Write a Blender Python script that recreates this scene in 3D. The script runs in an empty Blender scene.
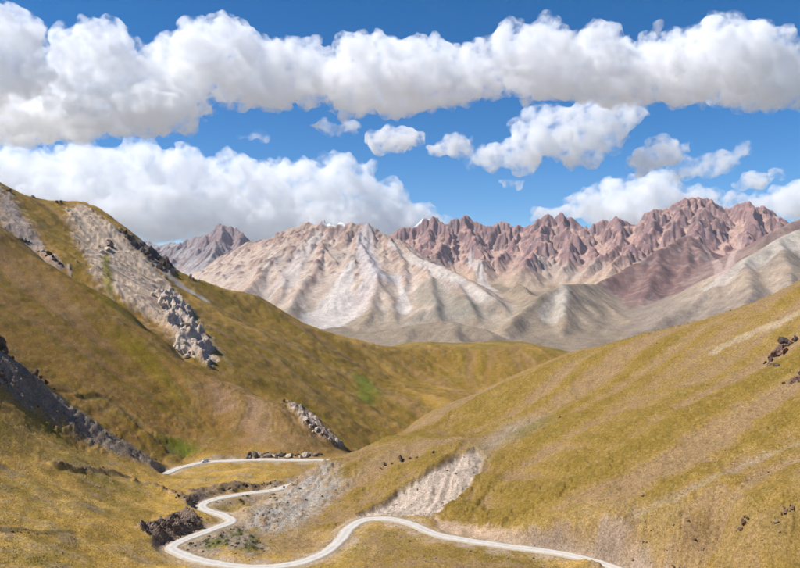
import bpy, bmesh, math, random, time
import numpy as np
from mathutils import Vector

T0 = time.time()
scene = bpy.context.scene
col = scene.collection
R = math.radians

# ---------------------------------------------------------------- camera
CAM_Z = 120.0
F = 700.0                                   # focal length in pixels of the 800 px wide photograph
cam_d = bpy.data.cameras.new('camera')
cam = bpy.data.objects.new('camera', cam_d)
col.objects.link(cam)
cam.location = (0, 0, CAM_Z)
cam.rotation_euler = (R(90), 0, 0)
cam_d.sensor_width = 36.0
cam_d.lens = 36.0 * F / 800.0
cam_d.clip_start = 1.0
cam_d.clip_end = 120000.0
scene.camera = cam

# ---------------------------------------------------------------- sky, sun, exposure
SUN_EL, SUN_AZ = 50.0, -98.0                # azimuth from +Y, negative = towards the left of the view
world = bpy.data.worlds.new('World')
scene.world = world
world.use_nodes = True
nt = world.node_tree
nt.nodes.clear()
sky = nt.nodes.new('ShaderNodeTexSky')
sky.sky_type = 'NISHITA'
sky.sun_disc = False
sky.sun_elevation = R(SUN_EL)
sky.sun_rotation = R(SUN_AZ)
sky.altitude = 3300.0
sky.air_density = 1.0
sky.dust_density = 0.0
sky.ozone_density = 3.0
bg = nt.nodes.new('ShaderNodeBackground')
bg.inputs['Strength'].default_value = 0.112
wo = nt.nodes.new('ShaderNodeOutputWorld')
hs = nt.nodes.new('ShaderNodeHueSaturation')
hs.inputs['Saturation'].default_value = 1.36
nt.links.new(sky.outputs[0], hs.inputs['Color'])
nt.links.new(hs.outputs[0], bg.inputs[0])
nt.links.new(bg.outputs[0], wo.inputs[0])

sun_d = bpy.data.lights.new('sun', 'SUN')
sun_d.energy = 5.0
sun_d.angle = R(0.53)
sun_d.color = (1.0, 0.955, 0.89)
sun = bpy.data.objects.new('sun', sun_d)
col.objects.link(sun)
S = Vector((math.cos(R(SUN_EL)) * math.sin(R(SUN_AZ)), math.cos(R(SUN_EL)) * math.cos(R(SUN_AZ)), math.sin(R(SUN_EL))))
sun.rotation_euler = S.to_track_quat('Z', 'Y').to_euler()
sun.location = (-200, 0, 600)

scene.view_settings.view_transform = 'Standard'
scene.view_settings.look = 'None'
scene.view_settings.exposure = 0.28
scene.view_settings.gamma = 1.0
scene.view_settings.use_curve_mapping = False
scene.render.engine = 'CYCLES'
scene.cycles.max_bounces = 26
scene.cycles.diffuse_bounces = 3
scene.cycles.glossy_bounces = 2
scene.cycles.transparent_max_bounces = 20
scene.cycles.volume_bounces = 22
scene.cycles.use_denoising = True
scene.cycles.use_adaptive_sampling = True
scene.cycles.adaptive_threshold = 0.03

# ---------------------------------------------------------------- helpers
def tag(o, label=None, cat=None, group=None, kind=None):
    if label: o['label'] = label
    if cat: o['category'] = cat
    if group: o['group'] = group
    if kind: o['kind'] = kind
    return o

def link_mesh(name, verts, faces, mat, parent=None, smooth=True):
    me = bpy.data.meshes.new(name)
    me.from_pydata([tuple(v) for v in verts], [], [tuple(f) for f in faces])
    me.update()
    if smooth:
        me.polygons.foreach_set('use_smooth', np.ones(len(me.polygons), bool))
    o = bpy.data.objects.new(name, me)
    if mat: me.materials.append(mat)
    col.objects.link(o)
    if parent: o.parent = parent
    return o

def big_mesh(name, V, Q, mat, attrs=None, smooth=True):
    """V (n,3) float, Q (m,4) or (m,3) int : fast mesh build; attrs name -> (n,3) or (n,) arrays."""
    me = bpy.data.meshes.new(name)
    k = Q.shape[1]
    me.vertices.add(len(V)); me.vertices.foreach_set('co', np.ascontiguousarray(V, np.float32).ravel())
    me.loops.add(Q.size); me.loops.foreach_set('vertex_index', np.ascontiguousarray(Q, np.int32).ravel())
    me.polygons.add(len(Q))
    me.polygons.foreach_set('loop_start', np.arange(0, Q.size, k, dtype=np.int32))
    me.polygons.foreach_set('loop_total', np.full(len(Q), k, np.int32))
    me.update(calc_edges=True)
    if smooth: me.polygons.foreach_set('use_smooth', np.ones(len(Q), bool))
    for an, arr in (attrs or {}).items():
        if arr.ndim == 2:
            a = me.attributes.new(an, 'FLOAT_COLOR', 'POINT')
            c4 = np.ones((len(V), 4), np.float32); c4[:, :3] = arr
            a.data.foreach_set('color', c4.ravel())
        else:
            a = me.attributes.new(an, 'FLOAT', 'POINT')
            a.data.foreach_set('value', np.ascontiguousarray(arr, np.float32))
    if mat: me.materials.append(mat)
    o = bpy.data.objects.new(name, me)
    col.objects.link(o)
    return o

def sub_mesh(V, Q, fmask, attrs):
    q = Q[fmask]
    used = np.unique(q)
    remap = np.full(len(V), -1, np.int64); remap[used] = np.arange(len(used))
    return V[used], remap[q], {k: a[used] for k, a in attrs.items()}

def _hash(ix, iy, seed):
    h = (ix.astype(np.int64) * 374761393 + iy.astype(np.int64) * 668265263 + seed * 1442695041) & 0xffffffff
    h = ((h ^ (h >> 13)) * 1274126177) & 0xffffffff
    return (h ^ (h >> 16)) & 0xffff

_ANG = np.arange(65536) * (2 * np.pi / 65536)
_COS, _SIN = np.cos(_ANG).astype(np.float32), np.sin(_ANG).astype(np.float32)

def noise(x, y, seed=0):
    """2-D gradient noise, about -0.7 .. 0.7"""
    x = np.asarray(x, np.float64); y = np.asarray(y, np.float64)
    x0 = np.floor(x); y0 = np.floor(y)
    fx = (x - x0).astype(np.float32); fy = (y - y0).astype(np.float32)
    x0 = x0.astype(np.int64); y0 = y0.astype(np.int64)
    u = fx * fx * fx * (fx * (fx * 6 - 15) + 10); v = fy * fy * fy * (fy * (fy * 6 - 15) + 10)
    def g(ix, iy, dx, dy):
        h = _hash(ix, iy, seed)
        return _COS[h] * dx + _SIN[h] * dy
    a = g(x0, y0, fx, fy); b = g(x0 + 1, y0, fx - 1, fy)
    c = g(x0, y0 + 1, fx, fy - 1); d = g(x0 + 1, y0 + 1, fx - 1, fy - 1)
    return (a + u * (b - a)) * (1 - v) + (c + u * (d - c)) * v

def fbm(x, y, octv=4, seed=0, gain=0.5, lac=2.03):
    s = 0; a = 1.0; f = 1.0
    for k in range(octv):
        s = s + a * noise(x * f, y * f, seed + 17 * k); a *= gain; f *= lac
    return s

def ridged(x, y, octv=4, seed=0, gain=0.5, lac=2.07):
    s = 0; a = 1.0; f = 1.0; w = 1.0
    for k in range(octv):
        n = 1 - np.abs(noise(x * f, y * f, seed + 31 * k)) * 1.9
        n = n * n * w
        w = np.clip(n * 1.6, 0, 1)
        s = s + a * n; a *= gain; f *= lac
    return s

def sstep(a, b, x):
    t = np.clip((x - a) / (b - a), 0, 1)
    return t * t * (3 - 2 * t)

def mix(a, b, t):
    if np.ndim(t) == 1 and (np.ndim(a) == 2 or np.ndim(b) == 2 or np.shape(b) == (3,)):
        t = t[:, None]
    return a * (1 - t) + b * t

def P(px, py, D):
    """a point of the place seen at photograph pixel (px,py), D metres ahead"""
    return ((px - 400) / F * D, D, CAM_Z + (284 - py) / F * D)

def catmull(pts, step):
    p = np.array(pts, float)
    p = np.vstack([2 * p[0] - p[1], p, 2 * p[-1] - p[-2]])
    out = []
    for i in range(1, len(p) - 2):
        n = max(2, int(np.linalg.norm(p[i + 1, :2] - p[i, :2]) / step))
        t = np.linspace(0, 1, n, endpoint=False)[:, None]
        a, b, c, d = p[i - 1], p[i], p[i + 1], p[i + 2]
        out.append(0.5 * (2 * b + (c - a) * t + (2 * a - 5 * b + 4 * c - d) * t ** 2 + (3 * b - a - 3 * c + d) * t ** 3))
    out.append(p[-2][None])
    return np.vstack(out)

def seg_dist(X, Y, pts, rmax=None):
    """distance of every (X,Y) to a polyline of plan points, arclength there, signed side, and index-interpolated 3rd column"""
    pts = np.asarray(pts, float)
    best = np.full(X.shape, 1e9); arc = np.zeros(X.shape); side = np.zeros(X.shape); val = np.zeros(X.shape)
    s0 = 0.0
    for i in range(len(pts) - 1):
        a, b = pts[i], pts[i + 1]
        d = b[:2] - a[:2]; L = max(np.hypot(*d), 1e-6)
        if rmax is not None:
            lo = np.minimum(a[:2], b[:2]) - rmax; hi = np.maximum(a[:2], b[:2]) + rmax
            idx = np.nonzero((X > lo[0]) & (X < hi[0]) & (Y > lo[1]) & (Y < hi[1]))[0]
            if len(idx) == 0: s0 += L; continue
        else: idx = slice(None)
        x = X[idx] - a[0]; y = Y[idx] - a[1]
        t = np.clip((x * d[0] + y * d[1]) / L ** 2, 0, 1)
        dd = np.hypot(x - t * d[0], y - t * d[1])
        m = dd < best[idx]
        def put(arr, v):
            cur = arr[idx]; cur = np.where(m, v, cur); arr[idx] = cur
        put(arc, s0 + t * L); put(side, np.sign(d[0] * y - d[1] * x))
        if pts.shape[1] > 2: put(val, a[2] + t * (b[2] - a[2]))
        put(best, dd)
        s0 += L
    return best, arc, side, val

def in_poly(X, Y, poly):
    poly = np.asarray(poly, float); inside = np.zeros(X.shape, bool)
    n = len(poly); j = n - 1
    for i in range(n):
        xi, yi = poly[i, :2]; xj, yj = poly[j, :2]
        c = ((yi > Y) != (yj > Y)) & (X < (xj - xi) * (Y - yi) / (yj - yi + 1e-12) + xi)
        inside ^= c; j = i
    return inside

def soft_poly(X, Y, poly, soft, warp=None):
    """1 inside, 0 outside, soft edge of that many metres"""
    poly = np.asarray(poly, float)[:, :2]
    d, _, _, _ = seg_dist(X, Y, np.vstack([poly, poly[:1]]))
    s = np.where(in_poly(X, Y, poly), d, -d)
    if warp is not None: s = s + warp
    return sstep(-soft, soft, s)

# ================================================================ NEAR TERRAIN
# control points of the valley: (zone, px, py, D) seen in the photograph, hidden ground given as x,y,z
PTS, ZON = [], []
RH, ME, S3, S2, S1, BK = range(6)            # right hill, meadow, scree spur, olive hillside, crag hill, back hill
def c(zone, px, py, D): PTS.append(P(px, py, D)); ZON.append(zone)
def h(zone, x, y, z): PTS.append((x, y, z)); ZON.append(zone)
def behind(zone, px, py, D, dD, dz):
    x, y, z = P(px, py, D); k = (D + dD) / D
    PTS.append((x * k, D + dD, z + dz)); ZON.append(zone)

def planeD(px, py, gx=0.45, gy=0.12, c0=-55.0):
    return (CAM_Z - c0) / (gx * (px - 400) / F + gy - (284 - py) / F)

# road, as (px, py, z)
ROADPX = [(720, 680, 8), (690, 626, 7), (650, 585, 6), (610, 566, 5), (560, 553, 4.2), (500, 545, 3.6), (440, 535, 3), (412, 524, 3), (390, 518.5, 3), (366, 519.5, 2.6),
          (349, 528, 2.2), (340, 540, 1.6), (322, 554, 1.0), (292, 564, 0.4), (250, 567, 0), (205, 561, -0.3), (180, 553, -0.7), (172, 546.5, -1.0),
          (187, 538.5, -1.6), (215, 528, -2.2), (231, 521, -2.6), (222, 514.5, -3.0), (207, 510, -3.2), (202, 505, -3.4), (215, 499, -3.6), (245, 493.5, -3.9), (275, 489.5, -4.1)]
ROAD2PX = [(325, 460, -4.2), (300, 460, -4.2), (260, 459.5, -4.0), (230, 460.5, -3.8), (205, 462, -3.5), (190, 465, -3.2), (177, 468.5, -3.0), (165, 474, -2.9)]
def road_pts(L):
    return [((px - 400) / F * (CAM_Z - z) * F / (py - 284), (CAM_Z - z) * F / (py - 284), z) for px, py, z in L]
road_a = road_pts(ROADPX); road_b = road_pts(ROAD2PX)
mid = [(-62, 440, -4.2), (-38, 462, -4.4), (-34, 478, -4.4)]            # hidden behind the toe of the right hill
ROAD = catmull(road_a + mid + road_b, 2.0)
for p_ in road_a[::2] + road_b[::2]: h(ME, *p_)

# right hill : crest, face, toe, back
RCREST = [(880, 240), (800, 278), (760, 299), (720, 314), (680, 325), (640, 336), (600, 346), (570, 353), (540, 364), (500, 382), (450, 402), (420, 417)]
for px, py in RCREST:
    D = planeD(px, py); D = min(D, 520) if px < 560 else D
    c(RH, px, py, D)
    behind(RH, px, py, D, 45, -16); behind(RH, px, py, D, 110, -60 if px > 540 else -48)
for px, py, D in [(390, 436, 490), (350, 452, 462), (320, 463, 445), (300, 478, 425), (268, 500, 397), (242, 522, 362)]:
    c(RH, px, py, D); behind(RH, px, py, D, 22, -9 if px > 300 else -5)
for px, py in [(800, 340), (760, 340), (700, 350), (640, 370), (580, 385), (520, 410), (470, 430), (800, 400), (740, 400), (680, 410), (620, 425), (560, 440), (510, 460),
               (800, 460), (740, 460), (680, 470), (620, 480), (560, 490), (520, 510), (800, 520), (740, 515), (680, 525), (620, 527), (560, 522)]:
    c(RH, px, py, planeD(px, py))
for px, py, D in [(460, 440, 425), (420, 455, 420), (380, 470, 412), (345, 490, 400), (310, 510, 380), (280, 535, 350), (260, 545, 335),
                  (420, 480, 385), (450, 500, 365), (480, 520, 345), (400, 500, 376), (360, 505, 374), (330, 525, 352), (300, 545, 328)]:
    c(RH, px, py, D)
for px, py, D in [(800, 568, 236), (740, 568, 249), (680, 560, 270), (720, 545, 266), (640, 560, 281), (460, 568, 288), (400, 560, 300), (520, 568, 288), (400, 540, 322), (450, 552, 306)]:
    c(RH, px, py, D)
# camera hill and the ground under the frame
for x, y, z in [(0, 0, 116.5), (-40, 0, 113), (40, 0, 121), (0, 50, 82), (-60, 60, 76), (70, 60, 92), (0, 110, 50), (-80, 120, 52), (100, 120, 60), (0, 180, 20), (-90, 180, 34),
                (110, 190, 32), (0, 240, 5), (60, 245, 11), (-60, 240, 5), (0, -60, 135), (-120, -60, 130), (120, -60, 150), (-160, 120, 70), (-200, 60, 105), (200, 120, 110), (-260, 160, 70),
                (300, 200, 140), (330, 400, 175), (420, 300, 190)]:
    h(ME, x, y, z)
# meadow, lower left
for px, py, D in [(0, 452, 345), (60, 455, 378), (120, 463, 425), (160, 470, 448), (0, 500, 300), (0, 535, 268), (0, 568, 243), (-60, 470, 300), (-60, 540, 245),
                  (80, 500, 336), (45, 490, 330), (80, 540, 292), (130, 490, 385), (150, 503, 375), (185, 499, 386), (130, 568, 284), (60, 568, 260), (110, 530, 312), (145, 514, 352),
                  (150, 549, 312), (190, 480, 437), (240, 473, 452), (280, 474, 452), (240, 540, 325), (230, 550, 315), (245, 505, 378), (170, 515, 358), (195, 511, 369)]:
    c(ME, px, py, D)
# scree spur
SPUR = [(-60, 310, 415), (0, 351, 430), (20, 363, 438), (55, 390, 447), (80, 409, 452), (110, 430, 458), (140, 449, 462)]
for px, py, D in SPUR:
    c(S3, px, py, D); behind(S3, px, py, D, 18, -7)
for px, py, D in [(0, 400, 390), (0, 430, 362), (40, 420, 410), (80, 440, 425)]: c(S3, px, py, D)
# olive hillside in front of the crags : falls to the right and towards the camera
def D2(px, py): return planeD(px, py, -0.50, 0.15, -153.5)
def D1(px, py): return planeD(px, py, -0.50, 0.10, -133.0)
SC = [(-80, 188), (0, 229), (30, 247), (60, 270), (95, 291), (130, 312), (170, 346), (200, 369, 652), (235, 385, 628), (270, 400, 604), (300, 416, 584), (330, 441, 564), (345, 453, 556)]
for q_ in SC:
    px, py = q_[:2]; D = q_[2] if len(q_) > 2 else D2(px, py)
    c(S2, px, py, D); g_ = max(D1(px, py - 7) - D, 40)
    behind(S2, px, py, D, g_ * .28, -9); behind(S2, px, py, D, g_ * .55, -15)
for px, py in [(0, 260), (-60, 240), (0, 300), (-60, 300), (50, 300), (0, 340), (60, 340), (110, 340), (30, 364), (100, 380), (150, 370), (70, 393), (140, 410), (180, 400), (110, 424), (160, 440), (130, 438), (200, 420)]:
    c(S2, px, py, D2(px, py))
for px, py, D in [(230, 420, 565), (260, 430, 550), (180, 458, 497), (220, 452, 503), (270, 452, 503), (300, 445, 528), (310, 455, 508), (235, 438, 532)]:
    c(S2, px, py, D)
# crag hill : crest, face, gully
S1C = [(-90, 120), (0, 182), (30, 197), (60, 203), (80, 202), (100, 214), (120, 228), (150, 249), (185, 274), (210, 284), (240, 291), (275, 306), (300, 321), (340, 335), (370, 344)]
for px, py in S1C:
    D = D1(px, py) * .97
    c(S1, px, py, D); behind(S1, px, py, D, 70, -34); behind(S1, px, py, D, 200, -130); behind(S1, px, py, D, 600, -360)
for px, py in [(0, 218), (30, 234), (60, 258), (95, 281), (130, 303), (170, 338), (205, 362), (245, 379), (280, 394), (310, 410), (342, 440), (50, 228), (90, 245), (130, 270), (170, 300), (210, 320), (250, 335), (290, 360),
               (330, 355), (340, 390), (390, 425), (390, 375), (250, 310), (180, 285)]:
    c(S1, px, py, D1(px, py))
for px, py, D in [(440, 395, 960), (440, 362, 1180), (500, 372, 1130), (540, 358, 1200)]:
    c(S1, px, py, D)
for px, py, D in [(400, 345, 1270), (450, 343, 1320), (500, 341, 1340), (530, 343, 1330), (560, 350, 1300), (600, 362, 1250)]:
    c(BK, px, py, D); behind(BK, px, py, D, 120, -40); behind(BK, px, py, D, 500, -260)
for x, y, z in [(60, 640, -38), (140, 680, -30), (240, 720, -15), (340, 740, 10), (120, 860, -55), (260, 900, -50), (420, 900, -40), (420, 1200, -60), (-700, 300, 200), (-620, 480, 230), (-860, 820, 400), (-1100, 1300, 200),
                (600, 500, 150), (700, 800, -20), (-700, 100, 180), (-400, 240, 95), (-330, 300, 72), (-420, 420, 125)]:
    h(BK if y > 600 and x > 0 else S2, x, y, z)
for x in (-1500, -900, -300, 300, 900, 1600):
    h(BK, x, 2100, -420); h(BK, x, 2700, -560)
PTS = np.array(PTS); ZON = np.array(ZON)

def tps_fit(P3, lam=0.002):
    q = P3[:, :2] / 100.0; n = len(q)
    r2 = ((q[:, None] - q[None]) ** 2).sum(-1)
    K = 0.5 * r2 * np.log(np.maximum(r2, 1e-12)) + lam * np.eye(n)
    A = np.zeros((n + 3, n + 3)); A[:n, :n] = K; A[:n, n] = 1; A[:n, n + 1:] = q; A[n, :n] = 1; A[n + 1:, :n] = q.T
    b = np.zeros(n + 3); b[:n] = P3[:, 2]
    return q, np.linalg.solve(A, b)

def tps_eval(model, x, y):
    q, w = model; n = len(q)
    qf = q.astype(np.float32); wf = w.astype(np.float32)
    out = np.empty(x.size, np.float32)
    X = (x.ravel() / 100).astype(np.float32); Y = (y.ravel() / 100).astype(np.float32)
    for s in range(0, X.size, 20000):
        e = slice(s, s + 20000)
        r2 = (X[e, None] - qf[:, 0]) ** 2 + (Y[e, None] - qf[:, 1]) ** 2
        np.maximum(r2, 1e-9, out=r2)
        out[e] = 0.5 * (r2 * np.log(r2)) @ wf[:n]
    return out.astype(np.float64) + w[n] + w[n + 1] * x.ravel() / 100 + w[n + 2] * y.ravel() / 100

model = tps_fit(PTS)
APEX = 60.0
NR, NCOL = 680, 820
Yr = np.exp(np.linspace(math.log(0.0 + APEX - 20), math.log(2700 + APEX), 160))
# rows: coarse in front of the frame, fine where the photograph looks, coarse behind
r1 = np.linspace(-20, 225, 40, endpoint=False)
r2_ = np.exp(np.linspace(math.log(225 + APEX), math.log(1400 + APEX), NR)) - APEX
r3 = np.linspace(1400, 2700, 28)[1:]
Yr = np.concatenate([r1, r2_, r3])
ua = np.linspace(-0.60, 0.60, NCOL)
ub = 0.60 + 0.60 * np.linspace(0, 1, 50)[1:] ** 1.5
U = np.concatenate([-ub[::-1], ua, ub])
NRW, NC = len(Yr), len(U)
Yg = np.repeat(Yr, NC); Xg = (np.outer(Yr + APEX, U)).ravel()
# evaluate every 3rd row/column and interpolate (the spline is smooth)
ri = np.unique(np.concatenate([np.arange(0, NRW, 3), [NRW - 1]])); ci = np.unique(np.concatenate([np.arange(0, NC, 3), [NC - 1]]))
zs = tps_eval(model, np.outer(Yr[ri] + APEX, U[ci]), np.repeat(Yr[ri][:, None], len(ci), 1)).reshape(len(ri), len(ci))
def cubic_up(a, xi, xo):
    """Catmull-Rom resample along axis 0"""
    i = np.clip(np.searchsorted(xi, xo, 'right') - 1, 0, len(xi) - 2)
    t = ((xo - xi[i]) / (xi[i + 1] - xi[i]))[:, None]
    m = np.gradient(a, xi, axis=0); hh = (xi[i + 1] - xi[i])[:, None]
    return (2*t**3 - 3*t**2 + 1) * a[i] + (t**3 - 2*t**2 + t) * hh * m[i] + (3*t**2 - 2*t**3) * a[i+1] + (t**3 - t**2) * hh * m[i+1]
zs = cubic_up(zs, ri.astype(float), np.arange(NRW, dtype=float))
zs = cubic_up(zs.T, ci.astype(float), np.arange(NC, dtype=float)).T
Zg = zs.ravel().copy()

class Near:
    """bilinear look-up in the near terrain"""
    @staticmethod
    def z(x, y, A=None):
        A = (Zg if A is None else A).reshape(NRW, NC)
        x = np.atleast_1d(np.asarray(x, float)); y = np.atleast_1d(np.asarray(y, float))
        r = np.interp(y, Yr, np.arange(NRW)); k = np.interp(x / (y + APEX), U, np.arange(NC))
        r0 = np.clip(r.astype(int), 0, NRW - 2); k0 = np.clip(k.astype(int), 0, NC - 2)
        fr = r - r0; fk = k - k0
        return (A[r0, k0] * (1 - fk) + A[r0, k0 + 1] * fk) * (1 - fr) + (A[r0 + 1, k0] * (1 - fk) + A[r0 + 1, k0 + 1] * fk) * fr

def hit(px, py, dmin=230, dmax=1700):
    """where the sight line of a photograph pixel meets the near ground"""
    D = np.exp(np.linspace(math.log(dmin), math.log(dmax), 3000))
    x = (px - 400) / F * D; z = CAM_Z + (284 - py) / F * D
    g = Near.z(x, D)
    k = np.nonzero(g >= z)[0]
    k = k[0] if len(k) else np.argmin(z - g)
    return (x[k], D[k], g[k])
print('near base', round(time.time() - T0, 1))

# ---------------------------------------------------------------- zones, fall-line streaks
def coarse_grid(step):
    rr = np.unique(np.concatenate([np.arange(0, NRW, step), [NRW - 1]])); cc = np.unique(np.concatenate([np.arange(0, NC, step), [NC - 1]]))
    return rr, cc
def upsample(A, rr, cc):
    r = np.interp(np.arange(NRW), rr, np.arange(len(rr))); k = np.interp(np.arange(NC), cc, np.arange(len(cc)))
    r0 = np.clip(r.astype(int), 0, len(rr) - 2); k0 = np.clip(k.astype(int), 0, len(cc) - 2)
    fr = (r - r0)[:, None]; fk = (k - k0)[None]
    B = A[r0] * (1 - fr) + A[r0 + 1] * fr
    return (B[:, k0] * (1 - fk) + B[:, k0 + 1] * fk).ravel()

rr, cc = coarse_grid(4)
xs = np.outer(Yr[rr] + APEX, U[cc]).ravel(); ys = np.repeat(Yr[rr], len(cc))
wx = xs + 10 * fbm(xs / 30, ys / 30, 2, 5); wy = ys + 10 * fbm(xs / 30, ys / 30, 2, 6)
dz = []
for z in range(6):
    q = PTS[ZON == z][:, :2]; best = np.full(len(xs), 1e9)
    for p_ in q: np.minimum(best, (wx - p_[0]) ** 2 + (wy - p_[1]) ** 2, out=best)
    dz.append(np.sqrt(best))
dz = np.array(dz)
ZONE_SIGMA = 6.0
w = np.exp(-(dz - dz.min(0)) / ZONE_SIGMA); w /= w.sum(0)
W = np.array([upsample(w[z].reshape(len(rr), len(cc)), rr, cc) for z in range(6)])
zone_id = W.argmax(0)
W_RH, W_ME, W_S3, W_S2, W_S1, W_BK = W

# gradient of the smooth ground, on a half-resolution grid, for streaks that run down the fall line
rr, cc = coarse_grid(2)
Xc = np.outer(Yr[rr] + APEX, U[cc]); Yc = np.repeat(Yr[rr][:, None], len(cc), 1)
Zc = Zg.reshape(NRW, NC)[np.ix_(rr, cc)]
dZk = np.gradient(Zc, axis=1) / np.gradient(Xc, axis=1)                # dz/dx at constant y
dXr = np.gradient(Xc, axis=0); dYr = np.gradient(Yc, axis=0); dZr = np.gradient(Zc, axis=0)
GX = dZk; GY = (dZr - dZk * dXr) / dYr
def samp(A, x, y):
    r = np.interp(y, Yr[rr], np.arange(len(rr))); k = np.interp(x / (y + APEX), U[cc], np.arange(len(cc)))
    r0 = np.clip((r + .5).astype(int), 0, len(rr) - 1); k0 = np.clip((k + .5).astype(int), 0, len(cc) - 1)
    return A[r0, k0]
def streaks(wave, length, steps, seed):
    acc = noise(Xc.ravel() / wave, Yc.ravel() / wave, seed)
    for sgn in (1, -1):
        x, y = Xc.ravel().copy(), Yc.ravel().copy()
        for k in range(steps):
            gx, gy = samp(GX, x, y), samp(GY, x, y); g = np.hypot(gx, gy) + 1e-4
            st = sgn * length / steps
            x = x + gx / g * st; y = y + gy / g * st
            acc = acc + noise(x / wave, y / wave, seed) * (1 - k / steps)
    acc = acc / (steps ** 0.5)
    acc = acc / acc.std()
    return upsample(acc.reshape(Xc.shape), rr, cc)
ST_F = streaks(4.0, 34, 7, 11)
ST_C = streaks(14.0, 110, 8, 12)
ST_L = streaks(30.0, 230, 9, 13)
slope = upsample(np.hypot(GX, GY), rr, cc)
print('streaks', round(time.time() - T0, 1))

def poly_at(pix, **k): return np.array([hit(px, py, **k) for px, py in pix])

X, Y = Xg, Yg
dist_cam = np.hypot(X, Y)
n_big = fbm(X / 160, Y / 160, 3, 21)
n_mid = fbm(X / 40, Y / 40, 4, 22)
n_sm = fbm(X / 9, Y / 9, 4, 23)
n_fine = fbm(X / 2.2, Y / 2.2, 3, 24)

# ---------------------------------------------------------------- features, as plan polygons found on the ground
f_slab = soft_poly(X, Y, poly_at([(62, 206), (85, 206), (100, 218), (118, 232), (132, 244), (152, 264), (172, 287), (190, 312), (204, 336), (216, 360), (211, 366), (195, 360), (181, 350),
                                  (166, 328), (140, 312), (120, 299), (103, 288), (90, 270), (79, 244), (69, 218)], dmin=735), 8, n_sm * 14 + ST_F * 4 + n_mid * 8)
f_strip = soft_poly(X, Y, poly_at([(0, 188), (14, 200), (32, 228), (48, 254), (64, 272), (54, 268), (30, 249), (0, 229)], dmin=800), 9, n_sm * 14 + ST_F * 4)
f_wedge = soft_poly(X, Y, poly_at([(101, 258), (108, 250), (112, 276), (114, 298), (104, 290)], dmin=740), 3, n_sm * 4)
f_crag = soft_poly(X, Y, poly_at([(158, 296), (172, 292), (186, 308), (202, 334), (215, 359), (208, 365), (194, 358), (182, 349), (166, 326)], dmin=700), 5, n_sm * 6)
f_dark = soft_poly(X, Y, poly_at([(120, 230), (140, 243), (160, 258), (178, 272), (172, 276), (150, 262), (133, 249), (122, 237)], dmin=740), 3, n_sm * 5)
f_band2 = soft_poly(X, Y, poly_at([(288, 404), (298, 410), (312, 420), (326, 432), (344, 447), (332, 445), (316, 436), (302, 424), (294, 412)], dmin=560), 3, n_sm * 4)
f_scree3 = soft_poly(X, Y, poly_at([(-60, 312), (0, 353), (22, 366), (55, 392), (80, 411), (110, 432), (140, 451), (168, 468), (150, 465), (100, 449), (62, 426), (32, 406), (0, 385), (-60, 345)], dmin=300, dmax=474), 5, n_sm * 6 + n_mid * 4)
f_bank = soft_poly(X, Y, poly_at([(140, 529), (158, 523), (176, 514), (190, 514), (204, 520), (196, 529), (178, 538), (160, 541), (146, 536)]), 2.5, n_sm * 4)
f_toe = soft_poly(X, Y, poly_at([(238, 524), (268, 498), (298, 477), (320, 464), (334, 464), (338, 474), (348, 484), (334, 500), (312, 518), (288, 534), (262, 534), (242, 530)], dmax=470), 6, n_sm * 10 + ST_F * 3)
f_slump = soft_poly(X, Y, poly_at([(358, 512), (383, 501), (399, 488), (419, 476), (440, 464), (459, 454), (475, 449), (484, 455), (479, 472), (468, 486), (455, 499), (441, 510), (424, 516), (400, 514), (378, 514)], dmax=470), 1.3, n_sm * 1.6)
f_cut = soft_poly(X, Y, poly_at([(432, 515), (470, 524), (520, 533), (556, 540), (590, 539), (604, 534), (624, 535), (638, 548), (622, 560), (590, 556), (540, 546), (490, 541), (440, 531)]), 2.0, n_sm * 5)
f_cutL = soft_poly(X, Y, poly_at([(345, 520), (362, 512), (382, 510), (386, 514), (360, 517), (348, 525)]), 1.5, n_sm * 3)
f_bench = soft_poly(X, Y, poly_at([(186, 489), (205, 488), (240, 484), (280, 482), (280, 487), (245, 490), (215, 495), (198, 500)]), 2, n_sm * 3)
f_bush = soft_poly(X, Y, poly_at([(178, 552), (186, 541), (214, 531), (235, 524), (262, 540), (268, 548), (250, 556), (225, 549), (205, 558)]), 3, n_sm * 6)
f_green1 = soft_poly(X, Y, poly_at([(150, 432), (172, 436), (188, 444), (196, 452), (186, 456), (168, 447)], dmin=470), 7, n_mid * 10)
f_green2 = soft_poly(X, Y, poly_at([(352, 378), (368, 376), (376, 392), (372, 404), (360, 400)], dmin=600), 12, n_mid * 16)
f_brown = soft_poly(X, Y, poly_at([(190, 372), (215, 379), (245, 392), (275, 405), (300, 420), (322, 438), (305, 449), (270, 449), (235, 432), (205, 415)], dmin=500, dmax=690), 14, n_mid * 22 + ST_C * 6)
f_gravR = soft_poly(X, Y, poly_at([(468, 448), (500, 424), (535, 415), (540, 425), (500, 450), (484, 462)]), 9, n_mid * 12)
f_lowR = soft_poly(X, Y, poly_at([(640, 515), (700, 488), (760, 462), (820, 440), (860, 500), (820, 568), (640, 568)]), 8, n_mid * 14)
trk1, _, _, _ = seg_dist(X, Y, catmull([hit(px, py) for px, py in [(830, 300), (800, 313), (772, 325), (742, 337), (716, 350)]], 3), 40)
trk2, _, _, _ = seg_dist(X, Y, catmull([hit(px, py) for px, py in [(636, 512), (668, 500), (700, 484), (735, 466), (770, 452), (820, 440)]], 3), 40)
scr1, a1, _, _ = seg_dist(X, Y, catmull([hit(px, py, dmin=740) for px, py in [(156, 265), (172, 279), (188, 290), (206, 301)]], 3), 40)
spth, _, _, _ = seg_dist(X, Y, catmull([hit(px, py, dmin=700) for px, py in [(186, 300), (204, 330), (218, 350), (232, 368)]], 3), 40)
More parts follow.
